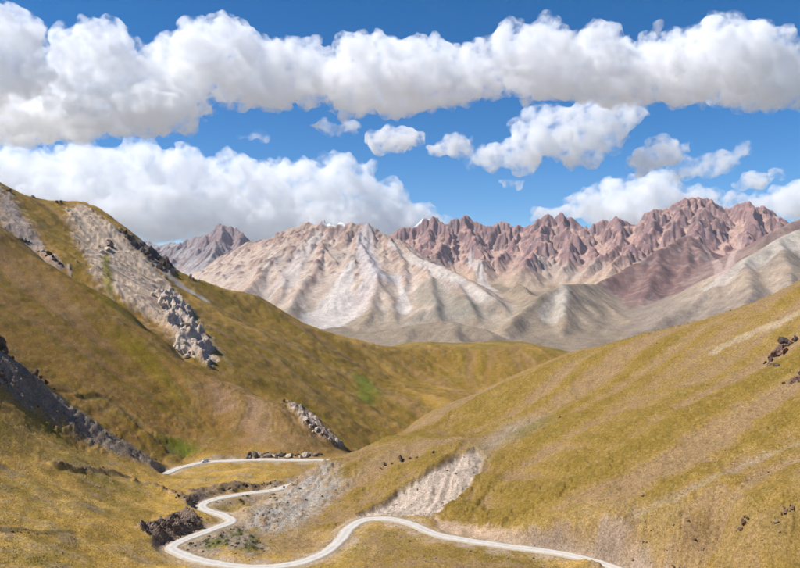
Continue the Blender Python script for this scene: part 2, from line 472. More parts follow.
ledge, _, _, _ = seg_dist(X, Y, catmull([hit(px, py, dmax=470) for px, py in [(55, 466), (85, 472), (118, 474), (142, 484), (165, 491), (186, 499)]], 3), 40)
ditch, _, _, _ = seg_dist(X, Y, catmull([hit(px, py, dmin=480) for px, py in [(80, 398), (108, 398), (128, 412), (150, 432), (170, 447), (184, 455)]], 3), 40)
mound1, _, _, _ = seg_dist(X, Y, catmull([hit(px, py) for px, py in [(-20, 533), (20, 531), (45, 534), (70, 532)]], 3), 40)
print('features', round(time.time() - T0, 1))

# ---------------------------------------------------------------- relief
far_fade = sstep(1500, 1150, Y) * 0.8 + 0.2
hillw = np.clip(W_RH + W_S2 + W_S1 + W_S3 + W_BK, 0, 1)
Zg += n_mid * 1.6 * far_fade * sstep(-100, 120, Y)
Zg += hillw * (ST_C * 0.30 + ST_F * 0.10 + ST_L * .9) * sstep(0.08, 0.3, slope)
Zg += (W_S1 + 0.25 * W_S2) * n_mid * 2.0
Zg += n_sm * 0.45 + n_fine * 0.10
Zg += W_ME * fbm(X / 22, Y / 22, 3, 41) * 1.7 * sstep(220, 260, Y)
rg = ridged(X / 26, Y / 26, 5, 51); rg2 = ridged(X / 9, Y / 9, 4, 52); rg3 = ridged(X / 45 + 3, Y / 30, 4, 53)
Zg += f_slab * (ST_F * .3 + ST_C * .8 + 1.2 + rg * .25)
Zg += f_strip * (rg2 * .3 + ST_F * .3 + rg)
Zg += f_crag * (rg * 8.5 + rg2 * 2.2 - 4.0)
Zg += f_dark * (rg * 7.0 + rg2 * 2.0 - 2.5)
Zg += f_band2 * (rg * 3.5 + rg2 * 2.0)
Zg += f_scree3 * (rg2 * 0.12 + n_fine * 0.2 + ST_F * .15)
Zg += f_bank * (rg2 * 2.6 + rg * 1.2 - 0.6)
Zg += f_toe * (rg2 * .15 + ST_F * 0.45 - 0.2)
Zg += f_bench * (rg2 * 1.0 + .5)
Zg += f_bush * (rg2 * 0.8)
Zg -= f_slump * (2.6 + ST_F * 0.35 + rg2 * 0.2)
Zg -= f_cut * (1.0 + rg2 * 0.4)
Zg -= f_cutL * 0.8
Zg -= 0.7 * sstep(3.0, 1.0, trk2)
Zg -= 1.6 * sstep(4.0, 1.0, ditch) * (W_S2 > 0.3)
Zg += 1.5 * (sstep(5, 0, ledge) * (0.4 + rg2))

# the road bed is cut into the slopes and banked up over the hollows
rd, ra, rs, rz = seg_dist(X, Y, ROAD, 40)
HALF = 3.6 + 0.0 * ra
bed = sstep(9.5, 4.2, rd)
rz_bed = rz - 0.35
dzr = Zg - rz_bed
Zg = np.where(rd < 30, Zg * (1 - bed) + rz_bed * bed, Zg)
print('relief', round(time.time() - T0, 1))

# ---------------------------------------------------------------- ground colour (what grows or lies there)
C = lambda *v: np.array(v, float)
n_a = sstep(-0.25, 0.45, n_mid + 0.35 * n_sm)
n_b = sstep(-0.5, 0.6, n_big + 0.5 * n_mid)
streak = sstep(-1.4, 1.4, ST_C)
streakf = sstep(-1.8, 1.8, ST_F)
long_ = sstep(-2.3, 2.3, ST_L + 0.45 * ST_C + .3 * ST_F)
gold, straw, olive, green, brown, pink = C(.275, .182, .045), C(.37, .272, .105), C(.215, .147, .026), C(.13, .135, .015), C(.185, .128, .055), C(.285, .192, .088)
one = np.ones((len(X), 1))
rh = mix(one * pink, gold, sstep(.2, .62, long_ + .25 * n_mid))
rh = mix(rh, olive, 0.85 * sstep(.5, .95, long_ + .35 * n_mid))
rh = mix(rh, straw, 0.30 * sstep(0.4, 1.4, ST_F + n_sm))
rh = mix(rh, C(.33, .235, .125), 0.35 * f_lowR * n_a)
s2 = mix(one * C(.255, .155, .042), C(.205, .138, .022), streak)
s2 = mix(s2, C(.275, .178, .08), 0.7 * sstep(0.55, 0.1, long_) * (.4 + .6 * n_a))
s2 = mix(s2, C(.195, .155, .010), 0.8 * sstep(0.6, 0.95, long_ * .7 + 0.5 * n_big))
s2 = mix(s2, C(.31, .215, .13), 0.8 * f_brown * (.35 + .65 * sstep(.7, .3, long_)))
s1 = mix(one * C(.275, .178, .036), C(.215, .155, .020), streak)
s1 = mix(s1, C(.42, .275, .06), 0.8 * sstep(0.0, 0.5, n_big + 0.4 * n_mid + .5 * long_ - .3) * sstep(800, 900, Y + .3 * X))
s1 = mix(s1, C(.275, .185, .09), 0.4 * sstep(0.45, 0.1, long_))
s3 = mix(one * C(.33, .21, .055), C(.25, .18, .032), n_a)
me = mix(one * C(.42, .27, .052), C(.29, .21, .035), sstep(-0.1, 0.5, n_big * 0.6 + n_mid))
me = mix(me, C(.40, .265, .09), 0.6 * sstep(0.0, 0.5, n_sm))
me = mix(me, C(.54, .37, .105), 0.6 * sstep(0.05, 0.45, fbm(X / 34, Y / 13, 3, 77)))
me = mix(me, C(.235, .175, .03), 0.6 * sstep(0.05, 0.45, fbm(X / 40, Y / 11, 3, 78)))
me = mix(me, C(.27, .21, .12), 0.5 * sstep(0.25, 0.5, fbm(X / 18, Y / 18, 4, 79)))
bk = mix(one * C(.29, .205, .06), C(.19, .155, .025), n_a)
s2 = s2 * C(1.02, .95, .85); s1 = s1 * C(1.08, 1.0, 1.0); me = me * C(1.06, 1.05, 1.15); bk = bk * C(1.1, 1.02, 1.0)
dry = sstep(.0, .6, n_sm * .6 + n_mid * .5 + .25 * ST_F)
s2 = mix(s2, C(.25, .18, .085), .45 * dry); s1 = mix(s1, C(.32, .235, .105), .45 * dry); me = mix(me, C(.43, .325, .15), .5 * dry)
COL = rh * W_RH[:, None] + me * W_ME[:, None] + s3 * W_S3[:, None] + s2 * W_S2[:, None] + s1 * W_S1[:, None] + bk * W_BK[:, None]
crest2, _, _, _ = seg_dist(X, Y, catmull([P(q_[0], q_[1], q_[2] if len(q_) > 2 else D2(*q_)) for q_ in SC], 4), 40)
COL = mix(COL, C(.37, .27, .13), .55 * sstep(4.5, 1.5, crest2 + n_sm * 2) * (Y > 500))
COL = mix(COL, C(.20, .16, .014), .6 * sstep(40, 12, crest2 + n_sm * 6) * sstep(.4, .7, W_S1))
lime, limel, scree, earth = C(.66, .52, .36), C(.68, .57, .44), C(.30, .265, .22), C(.16, .115, .085)
slabc = mix(one * lime, C(.40, .30, .20), sstep(-0.6, 1.2, ST_F + .6 * n_sm))
slabc = mix(slabc, C(.48, .33, .25), 0.7 * sstep(0.1, 0.6, n_mid) * sstep(0, -1, ST_C))
slabc = mix(slabc, C(.28, .23, .08), 0.5 * sstep(0.35, 0.8, n_sm - 0.3 * ST_C))
COL = mix(COL, slabc, f_slab)
COL = mix(COL, C(.24, .20, .03), 0.85 * f_wedge)
COL = mix(COL, mix(one * C(.42, .36, .30), C(.50, .38, .30), n_a), 0.85 * f_strip)
COL = mix(COL, mix(one * limel, lime, sstep(0, .5, n_sm)), f_crag)
COL = mix(COL, mix(one * C(.13, .105, .085), C(.25, .21, .17), sstep(-.1, .5, n_sm)), f_dark)
COL = mix(COL, mix(one * limel, C(.25, .2, .15), sstep(-.1, .4, n_sm)), 0.9 * f_band2)
COL = mix(COL, mix(one * C(.235, .185, .128), C(.30, .24, .172), sstep(-.3, .4, n_fine + n_sm)), 0.95 * f_scree3)
COL = mix(COL, mix(one * C(.18, .13, .095), C(.26, .2, .15), sstep(-.3, .4, n_fine + n_sm)), 0.95 * f_bank)
COL = mix(COL, mix(one * C(.38, .35, .285), C(.33, .245, .14), sstep(-.2, .5, n_sm + 0.3 * ST_F)), 0.95 * f_toe)
COL = mix(COL, mix(one * C(.53, .44, .33), C(.37, .31, .225), sstep(-.6, 1.0, ST_F + n_sm)), f_slump)
COL = mix(COL, mix(one * C(.50, .37, .245), C(.34, .25, .13), sstep(0.1, .7, n_sm)), 0.85 * f_cut)
COL = mix(COL, C(.48, .38, .28), 0.85 * f_cutL)
COL = mix(COL, mix(one * C(.10, .075, .055), C(.2, .15, .1), sstep(-.2, .4, n_sm)), 0.7 * f_bench)
COL = mix(COL, mix(one * C(.12, .13, .04), C(.27, .22, .16), sstep(-.25, .25, n_sm)), 0.9 * f_bush)
COL = mix(COL, C(.13, .175, .012), 0.85 * f_green1)
COL = mix(COL, C(.13, .18, .012), 0.75 * f_green2)
COL = mix(COL, mix(one * C(.33, .27, .19), C(.21, .18, .08), n_a), 0.65 * f_gravR)
COL = mix(COL, C(.44, .36, .23), 0.6 * sstep(5.5, 1.5, trk1 + n_sm * 4))
COL = mix(COL, C(.36, .30, .20), 0.38 * sstep(3.0, .8, trk2 + n_sm * 3))
COL = mix(COL, C(.42, .38, .32), 0.85 * sstep(8, 3, scr1 + n_sm * 5))
COL = mix(COL, C(.30, .25, .15), 0.6 * sstep(3, 1, spth))
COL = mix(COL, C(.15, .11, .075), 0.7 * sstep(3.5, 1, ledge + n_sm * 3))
COL = mix(COL, C(.13, .12, .05), 0.6 * sstep(3, 1, ditch + n_sm * 2))
COL = mix(COL, C(.12, .095, .04), 0.7 * sstep(2.5, .8, mound1 + n_sm * 2))
# verge of spilled gravel, cut banks of bare earth
verge = sstep(10.5, 4.5, rd + n_sm * 7)
cutb = sstep(1.5, 4.0, dzr) * sstep(11, 5.5, rd + n_sm * 4)
COL = mix(COL, mix(one * C(.42, .33, .22), C(.30, .22, .11), sstep(-.2, .4, n_sm)), 0.8 * verge)
COL = mix(COL, mix(one * C(.21, .155, .11), C(.36, .28, .2), n_a), 0.8 * cutb)
COL = COL * C(.925, .895, .96)
rock_amt = np.clip(f_slab * .35 + f_crag + f_dark + f_band2 + f_scree3 * .3 + f_bank + f_toe * .15 + f_slump * .1 + f_strip * .5, 0, 1)
veg_amt = np.clip(1 - rock_amt - verge * .8 - f_cut, 0, 1)

# ---------------------------------------------------------------- materials
def nodes_of(name):
    m = bpy.data.materials.new(name); m.use_nodes = True
    t = m.node_tree; t.nodes.clear()
    out = t.nodes.new('ShaderNodeOutputMaterial'); b = t.nodes.new('ShaderNodeBsdfPrincipled')
    b.inputs['Roughness'].default_value = 0.95
    b.inputs['Specular IOR Level'].default_value = 0.12
    t.links.new(b.outputs[0], out.inputs[0])
    return m, t, b
def nd(t, kind, **kw):
    n = t.nodes.new(kind)
    for k, v in kw.items():
        if k in n.inputs: n.inputs[k].default_value = v
        else: setattr(n, k, v)
    return n
def math_n(t, op, a, b=None, c_=None, clamp=False):
    n = t.nodes.new('ShaderNodeMath'); n.operation = op; n.use_clamp = clamp
    for i, v in enumerate((a, b, c_)):
        if v is None: continue
        if isinstance(v, (int, float)): n.inputs[i].default_value = v
        else: t.links.new(v, n.inputs[i])
    return n.outputs[0]
def mixc(t, fac, a, b, blend='MIX'):
    n = t.nodes.new('ShaderNodeMix'); n.data_type = 'RGBA'; n.blend_type = blend
    for s, v in ((n.inputs[0], fac), (n.inputs[6], a), (n.inputs[7], b)):
        if isinstance(v, (int, float)): s.default_value = v
        elif isinstance(v, tuple): s.default_value = (*v, 1)
        else: t.links.new(v, s)
    return n.outputs[2]
def ramp(t, src, lo, hi, a=0.0, b=1.0):
    n = t.nodes.new('ShaderNodeMapRange'); n.clamp = True
    n.inputs[1].default_value = lo; n.inputs[2].default_value = hi; n.inputs[3].default_value = a; n.inputs[4].default_value = b
    t.links.new(src, n.inputs[0]); return n.outputs[0]
def noise_n(t, vec, scale, detail=4, rough=0.6):
    n = nd(t, 'ShaderNodeTexNoise', Scale=scale, Detail=detail, Roughness=rough)
    t.links.new(vec, n.inputs['Vector']); return n.outputs['Fac']
def voro_n(t, vec, scale, feature='F1', rand=1.0):
    n = nd(t, 'ShaderNodeTexVoronoi', Scale=scale, Randomness=rand); n.feature = feature
    t.links.new(vec, n.inputs['Vector']); return n.outputs['Distance']

def ground_material(name, attr=True, bump_far=False):
    m, t, b = nodes_of(name)
    geo = t.nodes.new('ShaderNodeNewGeometry'); pos = geo.outputs['Position']
    a = nd(t, 'ShaderNodeAttribute', attribute_name='col'); rk = nd(t, 'ShaderNodeAttribute', attribute_name='rock')
    n1 = noise_n(t, pos, 0.8, 5, 0.7); n2 = noise_n(t, pos, 0.16, 5, 0.6); n3 = noise_n(t, pos, 1.7, 4, 0.7)
    v1 = voro_n(t, pos, 0.35); v2 = voro_n(t, pos, 0.9)
    # tussocks: brighter straw and darker gaps ; stones
    c0 = mixc(t, 1.0, a.outputs['Color'], mixc(t, ramp(t, n1, .35, .66), (0.72, 0.71, 0.68), (1.30, 1.29, 1.28)), 'MULTIPLY')
    c0 = mixc(t, 1.0, c0, mixc(t, ramp(t, n2, .3, .7), (0.88, 0.90, 0.88), (1.11, 1.10, 1.12)), 'MULTIPLY')
    c0 = mixc(t, 1.0, c0, mixc(t, ramp(t, n3, .31, .69), (0.62, 0.61, 0.58), (1.40, 1.40, 1.42)), 'MULTIPLY')
    # scattered pale stones and dark scrub dots
    st = math_n(t, 'MULTIPLY', ramp(t, v1, .16, .10), ramp(t, noise_n(t, pos, 0.03, 3), .52, .66))
    c0 = mixc(t, math_n(t, 'MULTIPLY', st, .75), c0, (.43, .37, .29))
    sd = math_n(t, 'MULTIPLY', ramp(t, v2, .2, .12), ramp(t, noise_n(t, pos, 0.05, 3), .5, .68))
    c0 = mixc(t, math_n(t, 'MULTIPLY', sd, .55), c0, (.075, .07, .03))
    t.links.new(c0, b.inputs['Base Color'])
    # relief
    hgt = math_n(t, 'ADD', math_n(t, 'MULTIPLY', n1, 0.42), math_n(t, 'MULTIPLY', n3, 0.2))
    rockh = math_n(t, 'MULTIPLY', math_n(t, 'ADD', voro_n(t, pos, 0.45, 'F1'), voro_n(t, pos, 1.3, 'F1')), math_n(t, 'MULTIPLY', rk.outputs['Fac'], 1.3))
    hgt = math_n(t, 'SUBTRACT', hgt, rockh)
    bp = nd(t, 'ShaderNodeBump', Strength=0.9, Distance=1.0); t.links.new(hgt, bp.inputs['Height']); t.links.new(bp.outputs[0], b.inputs['Normal'])
    return m
M = {}
M['ground'] = ground_material('grass_and_rock_ground')

# ---------------------------------------------------------------- split into the hills
idx = np.arange(NRW * NC).reshape(NRW, NC)
QN = np.stack([idx[:-1, :-1], idx[:-1, 1:], idx[1:, 1:], idx[1:, :-1]], -1).reshape(-1, 4)
VN = np.stack([Xg, Yg, Zg], 1)
fz = zone_id[QN[:, 0]].copy()
fz[fz == BK] = BK
NAMES = {RH: ('hill_right', 'long golden grassy hillside rising to the right above the gravel road', 'hill'),
         ME: ('meadow', 'rolling golden meadow in the valley bottom around the winding road', 'meadow'),
         S3: ('hill_spur', 'low spur with a grey scree flank at the left edge', 'hill'),
         S2: ('hill_middle', 'shaded olive hillside on the left in front of the crags', 'hill'),
         S1: ('hill_left', 'tall left hill with pale crags below its skyline and grass beyond', 'hill'),
         BK: ('hill_back', 'low rounded green hill closing the valley in front of the mountains', 'hill')}
for z, (nm, lb, ct) in NAMES.items():
    v_, q_, at_ = sub_mesh(VN, QN, fz == z, {'col': COL, 'rock': rock_amt})
    tag(big_mesh(nm, v_, q_, M['ground'], at_), lb, ct, kind='structure')
print('near done', round(time.time() - T0, 1))

# ---------------------------------------------------------------- road
def road_mesh():
    rp = ROAD[:, :3]
    seg = np.linalg.norm(np.diff(rp[:, :2], axis=0), axis=1); s = np.concatenate([[0], np.cumsum(seg)])
    d = np.gradient(rp[:, :2], axis=0); d /= np.linalg.norm(d, axis=1)[:, None]
    nn = np.stack([-d[:, 1], d[:, 0]], 1)
    K = 11; V = []; crown = []
    wl = 3.4 + 0.95 * fbm(s / 14, s * 0 + 3, 3, 91) + 0.6 * noise(s / 3.5, s * 0, 92)
    wr = 3.4 + 0.95 * fbm(s / 14, s * 0 + 9, 3, 93) + 0.6 * noise(s / 3.5, s * 0, 94)
    for k in range(K):
        u = -1 + 2 * k / (K - 1)
        off = np.where(u < 0, u * wl, u * wr)
        xy = rp[:, :2] + nn * off[:, None]
        z = rp[:, 2] + 0.10 * (1 - u * u) + 0.05 * noise(xy[:, 0] / 2, xy[:, 1] / 2, 95) - 0.05 * np.exp(-((abs(u) - 0.42) / .13) ** 2)
        if abs(u) > 0.99: z = z - 0.55
        V.append(np.column_stack([xy, z])); crown.append(np.full(len(rp), u))
    n = len(rp); V = np.vstack(V); u = np.concatenate(crown)
    Q = np.array([[k * n + i, k * n + i + 1, (k + 1) * n + i + 1, (k + 1) * n + i] for k in range(K - 1) for i in range(n - 1)])
    return V, Q, u
m, t, b = nodes_of('pale_gravel')
pos = t.nodes.new('ShaderNodeNewGeometry').outputs['Position']
ua_ = nd(t, 'ShaderNodeAttribute', attribute_name='across')
rut = math_n(t, 'ABSOLUTE', math_n(t, 'SUBTRACT', math_n(t, 'ABSOLUTE', ua_.outputs['Fac']), .42))
c0 = mixc(t, ramp(t, noise_n(t, pos, .35, 5), .3, .7), (.45, .405, .345), (.60, .555, .485))
c0 = mixc(t, ramp(t, rut, .3, .05, 0, .55), c0, (.66, .62, .56))
c0 = mixc(t, ramp(t, noise_n(t, pos, 3.0, 4), .55, .75, 0, .5), c0, (.34, .30, .25))
edge = math_n(t, 'ADD', math_n(t, 'ABSOLUTE', ua_.outputs['Fac']), math_n(t, 'MULTIPLY', noise_n(t, pos, .5, 4), .7))
c0 = mixc(t, ramp(t, edge, .92, 1.25, 0, .9), c0, (.40, .32, .22))
t.links.new(c0, b.inputs['Base Color'])
bp = nd(t, 'ShaderNodeBump', Strength=.5, Distance=.25); t.links.new(noise_n(t, pos, 2.5, 4), bp.inputs['Height']); t.links.new(bp.outputs[0], b.inputs['Normal'])
v_, q_, u_ = road_mesh()
tag(big_mesh('road', v_, q_, m, {'across': u_}), 'pale gravel road winding in loops through the valley bottom', 'road', kind='structure')

# ================================================================ FAR MOUNTAINS : ridge skeletons, worn down by running water
G = 10.0
gx = np.arange(-5300, 6300, G); gy = np.arange(2900, 8900, G)
FX, FY = np.meshgrid(gx, gy)
WM, LP, RR, RT, FH, BR, FF, PR = range(8)
RIDGES = []
def ridge(fam, s, pts): RIDGES.append((fam, s, np.array([P(*p) for p in pts])))
# pale mountain in the middle
ridge(WM, .64, [(246, 243, 6700), (268, 239, 6500), (290, 230, 6300), (306, 221, 6200), (318, 222.5, 6150), (330, 222.5, 6100), (345, 224.5, 6050), (368, 225, 6000), (382, 230, 5950), (395, 240, 5900), (410, 249, 5900)])
ridge(WM, .64, [(306, 221, 6200), (294, 240, 5900), (274, 258, 5600), (256, 276, 5250), (240, 296, 4850)])
ridge(WM, .64, [(318, 222.5, 6150), (324, 246, 5700), (314, 266, 5350), (300, 284, 5050), (288, 306, 4650)])
ridge(WM, .64, [(324, 246, 5700), (338, 264, 5400), (342, 280, 5150)])
ridge(WM, .64, [(355, 224.5, 6030), (362, 246, 5600), (373, 266, 5250), (378, 283, 5000), (370, 302, 4700), (366, 322, 4450)])
ridge(WM, .64, [(378, 283, 5000), (392, 300, 4750), (394, 318, 4500)])
ridge(WM, .64, [(382, 230, 5950), (400, 254, 5550), (408, 272, 5250), (404, 288, 5000)])
ridge(WM, .64, [(395, 240, 5900), (420, 257, 5500), (446, 268, 5150), (474, 281, 4850), (498, 299, 4550), (515, 318, 4300)])
ridge(WM, .64, [(420, 257, 5500), (430, 277, 5050), (434, 298, 4650), (440, 318, 4350)])
ridge(WM, .64, [(446, 268, 5150), (464, 292, 4700), (478, 314, 4350)])
ridge(WM, .64, [(274, 258, 5600), (284, 276, 5250), (282, 292, 4950)])
# left peak
ridge(LP, .85, [(60, 262, 8500), (120, 252, 8300), (150, 241, 8000), (165, 244, 7950), (190, 239, 7800), (207, 231.5, 7700), (217, 228, 7650), (224, 223.5, 7600), (231, 227, 7580), (238, 231, 7550), (252, 240, 7500), (270, 238, 7500), (290, 240, 7500)])
ridge(LP, .85, [(224, 223.5, 7600), (216, 246, 7050), (204, 266, 6500), (196, 286, 6000), (190, 304, 5500)])
ridge(LP, .85, [(190, 239, 7800), (176, 256, 7300), (160, 274, 6700), (150, 292, 6100)])
ridge(LP, .85, [(238, 231, 7550), (246, 254, 6950), (244, 276, 6350), (232, 298, 5700)])
ridge(LP, .85, [(204, 266, 6500), (222, 284, 6050), (232, 300, 5700)])
# red range
RRC = [(385, 238, 7700), (396, 231, 7650), (408, 224, 7600), (420, 221, 7600), (427, 219, 7600), (435, 216.5, 7600), (442, 220, 7600), (449, 223, 7600), (457, 218, 7650), (464, 215, 7700), (472, 219, 7700), (481, 222, 7650), (492, 224, 7600),
       (502, 221, 7600), (511, 224, 7600), (522, 225, 7550), (532, 219, 7500), (540, 215, 7450), (547, 213, 7400), (554, 216.5, 7400), (560, 212.5, 7400), (566, 215, 7400), (573, 222, 7400), (580, 229, 7400), (588, 227, 7400), (600, 221, 7400), (610, 218, 7350), (617, 215.5, 7300),
       (625, 220, 7300), (638, 220, 7300), (648, 212, 7250), (656, 206.5, 7200), (666, 203, 7200), (676, 199.5, 7200), (688, 199, 7200), (699, 196.5, 7200), (708, 198, 7200), (716, 203, 7200), (726, 208, 7200), (734, 206, 7150),
       (742, 204, 7100), (748, 201, 7100), (754, 203.5, 7100), (762, 206, 7100), (771, 210, 7100), (778, 217, 7100), (786, 220, 7100), (794, 219, 7100), (812, 222, 7100), (850, 216, 7100), (920, 226, 7100)]
ridge(RR, .90, RRC)
for pts in [[(449, 223, 7600), (446, 240, 7150), (436, 254, 6800)], [(464, 215, 7700), (474, 236, 7150), (482, 250, 6850), (480, 262, 6600)],
            [(522, 225, 7550), (512, 246, 7050), (498, 260, 6750)],
            [(547, 213, 7400), (541, 232, 7050), (531, 250, 6700), (524, 266, 6350)], [(560, 212.5, 7400), (566, 230, 7050), (571, 250, 6700), (566, 266, 6400)], [(573, 222, 7400), (586, 240, 7000), (594, 252, 6750)],
            [(617, 215.5, 7300), (622, 234, 6950), (608, 250, 6600), (588, 264, 6300)], [(656, 206.5, 7200), (652, 226, 6800), (636, 244, 6400), (612, 260, 6050)],
            [(699, 196.5, 7200), (704, 214, 6800), (694, 226, 6500)], [(688, 199, 7200), (674, 222, 6700)],
            [(726, 208, 7200), (720, 226, 6800), (726, 246, 6350), (722, 266, 5900)], [(748, 201, 7100), (754, 220, 6700), (745, 240, 6250), (734, 260, 5800)], [(778, 217, 7100), (772, 236, 6600), (776, 250, 6250)]]:
    ridge(RR, .98, pts)
# dark red face
ridge(RT, .75, [(688, 234, 6250), (662, 247, 5950), (636, 263, 5700), (612, 275, 5520), (594, 283, 5400)])
ridge(RT, .75, [(688, 234, 6250), (701, 254, 5850), (711, 273, 5550), (718, 290, 5250)])
ridge(RT, .62, [(662, 247, 5950), (652, 272, 5500), (640, 298, 5000)])
ridge(RT, .75, [(688, 234, 6250), (688, 264, 5650), (680, 290, 5150)])
# foothills
ridge(FH, .68, [(594, 283, 5400), (578, 282, 5050), (563, 283, 4800), (567, 298, 4500), (562, 320, 4200), (566, 342, 3950)])
ridge(FH, .68, [(563, 283, 4800), (540, 292, 4600), (522, 308, 4350), (506, 328, 4080)])
ridge(FH, .68, [(592, 294, 5000), (616, 308, 4700), (636, 324, 4350), (620, 340, 4000)])
ridge(FH, .68, [(520, 282, 5600), (530, 292, 5250), (540, 296, 4900)])
ridge(FF, .50, [(300, 350, 4150), (360, 334, 4200), (410, 324, 4200), (450, 320, 4150), (485, 328, 4050), (510, 340, 3950)])
ridge(FF, .50, [(410, 324, 4200), (404, 338, 3950), (400, 350, 3750)])
ridge(FF, .50, [(450, 320, 4150), (458, 336, 3900), (460, 350, 3700)])
# right ridges
ridge(BR, .66, [(920, 190, 4800), (850, 212, 4700), (800, 227, 4600), (778, 238, 4500), (745, 257, 4350), (715, 284, 4200), (690, 303, 4050), (640, 328, 3850), (600, 346, 3700), (560, 364, 3600)])
ridge(BR, .66, [(778, 238, 4500), (786, 262, 4100), (792, 288, 3750)])
ridge(BR, .66, [(745, 257, 4350), (752, 280, 3950), (744, 306, 3600)])
ridge(BR, .66, [(715, 284, 4200), (716, 306, 3850), (700, 328, 3550)])
ridge(PR, .62, [(920, 195, 5700), (850, 210, 5600), (800, 219, 5500), (790, 221, 5480), (772, 232, 5400), (755, 246, 5250), (738, 264, 5050), (722, 286, 4850)])

wxf = FX + 38 * fbm(FX / 240, FY / 240, 4, 61, .6); wyf = FY + 70 * fbm(FX / 420 + 7, FY / 420, 3, 62)
HF = -260 + (FY - 3600) * 0.13 + 40 * fbm(FX / 700, FY / 700, 3, 63)
HF = np.where(FY > 7000, HF - (FY - 7000) * .2, HF)
fam = np.full(FX.shape, FF, np.int8); arc = np.zeros(FX.shape); rdist = np.full(FX.shape, 400.0)
soff = 0
for fm, s, pts in RIDGES:
    for i in range(len(pts) - 1):
        a, b_ = pts[i], pts[i + 1]
        d = b_[:2] - a[:2]; L = np.hypot(*d)
        reach = (max(a[2], b_[2]) + 500) / s + 50
        i0 = np.searchsorted(gy, min(a[1], b_[1]) - reach); i1 = np.searchsorted(gy, max(a[1], b_[1]) + reach)
        j0 = np.searchsorted(gx, min(a[0], b_[0]) - reach); j1 = np.searchsorted(gx, max(a[0], b_[0]) + reach)
        sl = (slice(i0, i1), slice(j0, j1))
        x = wxf[sl] - a[0]; y = wyf[sl] - a[1]
        t = np.clip((x * d[0] + y * d[1]) / L ** 2, 0, 1)
        dd = np.hypot(x - t * d[0], y - t * d[1])
        zr = a[2] + t * (b_[2] - a[2])
        z = zr - s * dd * (1 - 0.13 * np.clip(dd / 900, 0, 1))
        m_ = z > HF[sl]
        HF[sl] = np.where(m_, z, HF[sl]); fam[sl] = np.where(m_, fm, fam[sl])
        arc[sl] = np.where(m_, soff + t * L, arc[sl]); rdist[sl] = np.where(m_, dd, rdist[sl])
        soff += L
    soff += 977
print('skeleton', round(time.time() - T0, 1))
rocky = np.where(fam == RR, 1.0, np.where(fam == RT, .0, np.where(fam == WM, .12, np.where(fam == LP, .45, np.where(fam == PR, .2, .0)))))
def blur(A, n):
    for _ in range(n):
        A = (A + np.roll(A, 1, 0) + np.roll(A, -1, 0)) / 3
        A = (A + np.roll(A, 1, 1) + np.roll(A, -1, 1)) / 3
    return A
rocky = blur(rocky, 8)
# ribs running down from the crests
aw = arc + 130 * fbm(FX / 230, FY / 230, 3, 86)
rib = ridged(aw / 210, rdist / 700 + FX / 2500, 3, 64)
rib2 = ridged(aw / 80 + FX / 400, rdist / 260, 3, 65)
ramp_ = .35 + 1.1 * sstep(-.3, .4, fbm(FX / 500, FY / 500, 2, 87))
onface = sstep(10, 120, rdist)
HF += ramp_ * (onface * (rib - .8) * (5 + 40 * rocky) + onface * (rib2 - .8) * (1 + 11 * rocky))
# crags
wc = 60 * fbm(FX / 180, FY / 180, 3, 96)
cr = ridged((FX + wc) / 290, (FY - wc) / 230, 5, 66); cr2 = ridged(FX / 70, FY / 70, 4, 67)
high = blur(np.where(fam == RR, sstep(150, 480, HF), np.where(fam == WM, sstep(330, 600, HF), np.where(fam == LP, sstep(250, 600, HF), 0.15))), 6)
HF += high * ((cr - .9) * 50 + (cr2 - .9) * 11) * np.where(fam == RR, 1.0, .55)
HF += fbm(FX / 60, FY / 60, 3, 68) * 6
spot = sstep(.16, .5, fbm(FX / 75, FY / 60, 4, 85, .6)) * np.where((fam == WM) | (fam == LP), sstep(-60, 250, HF), .0)
HF += blur(spot, 1) * (10 + 22 * (cr2 - .6))

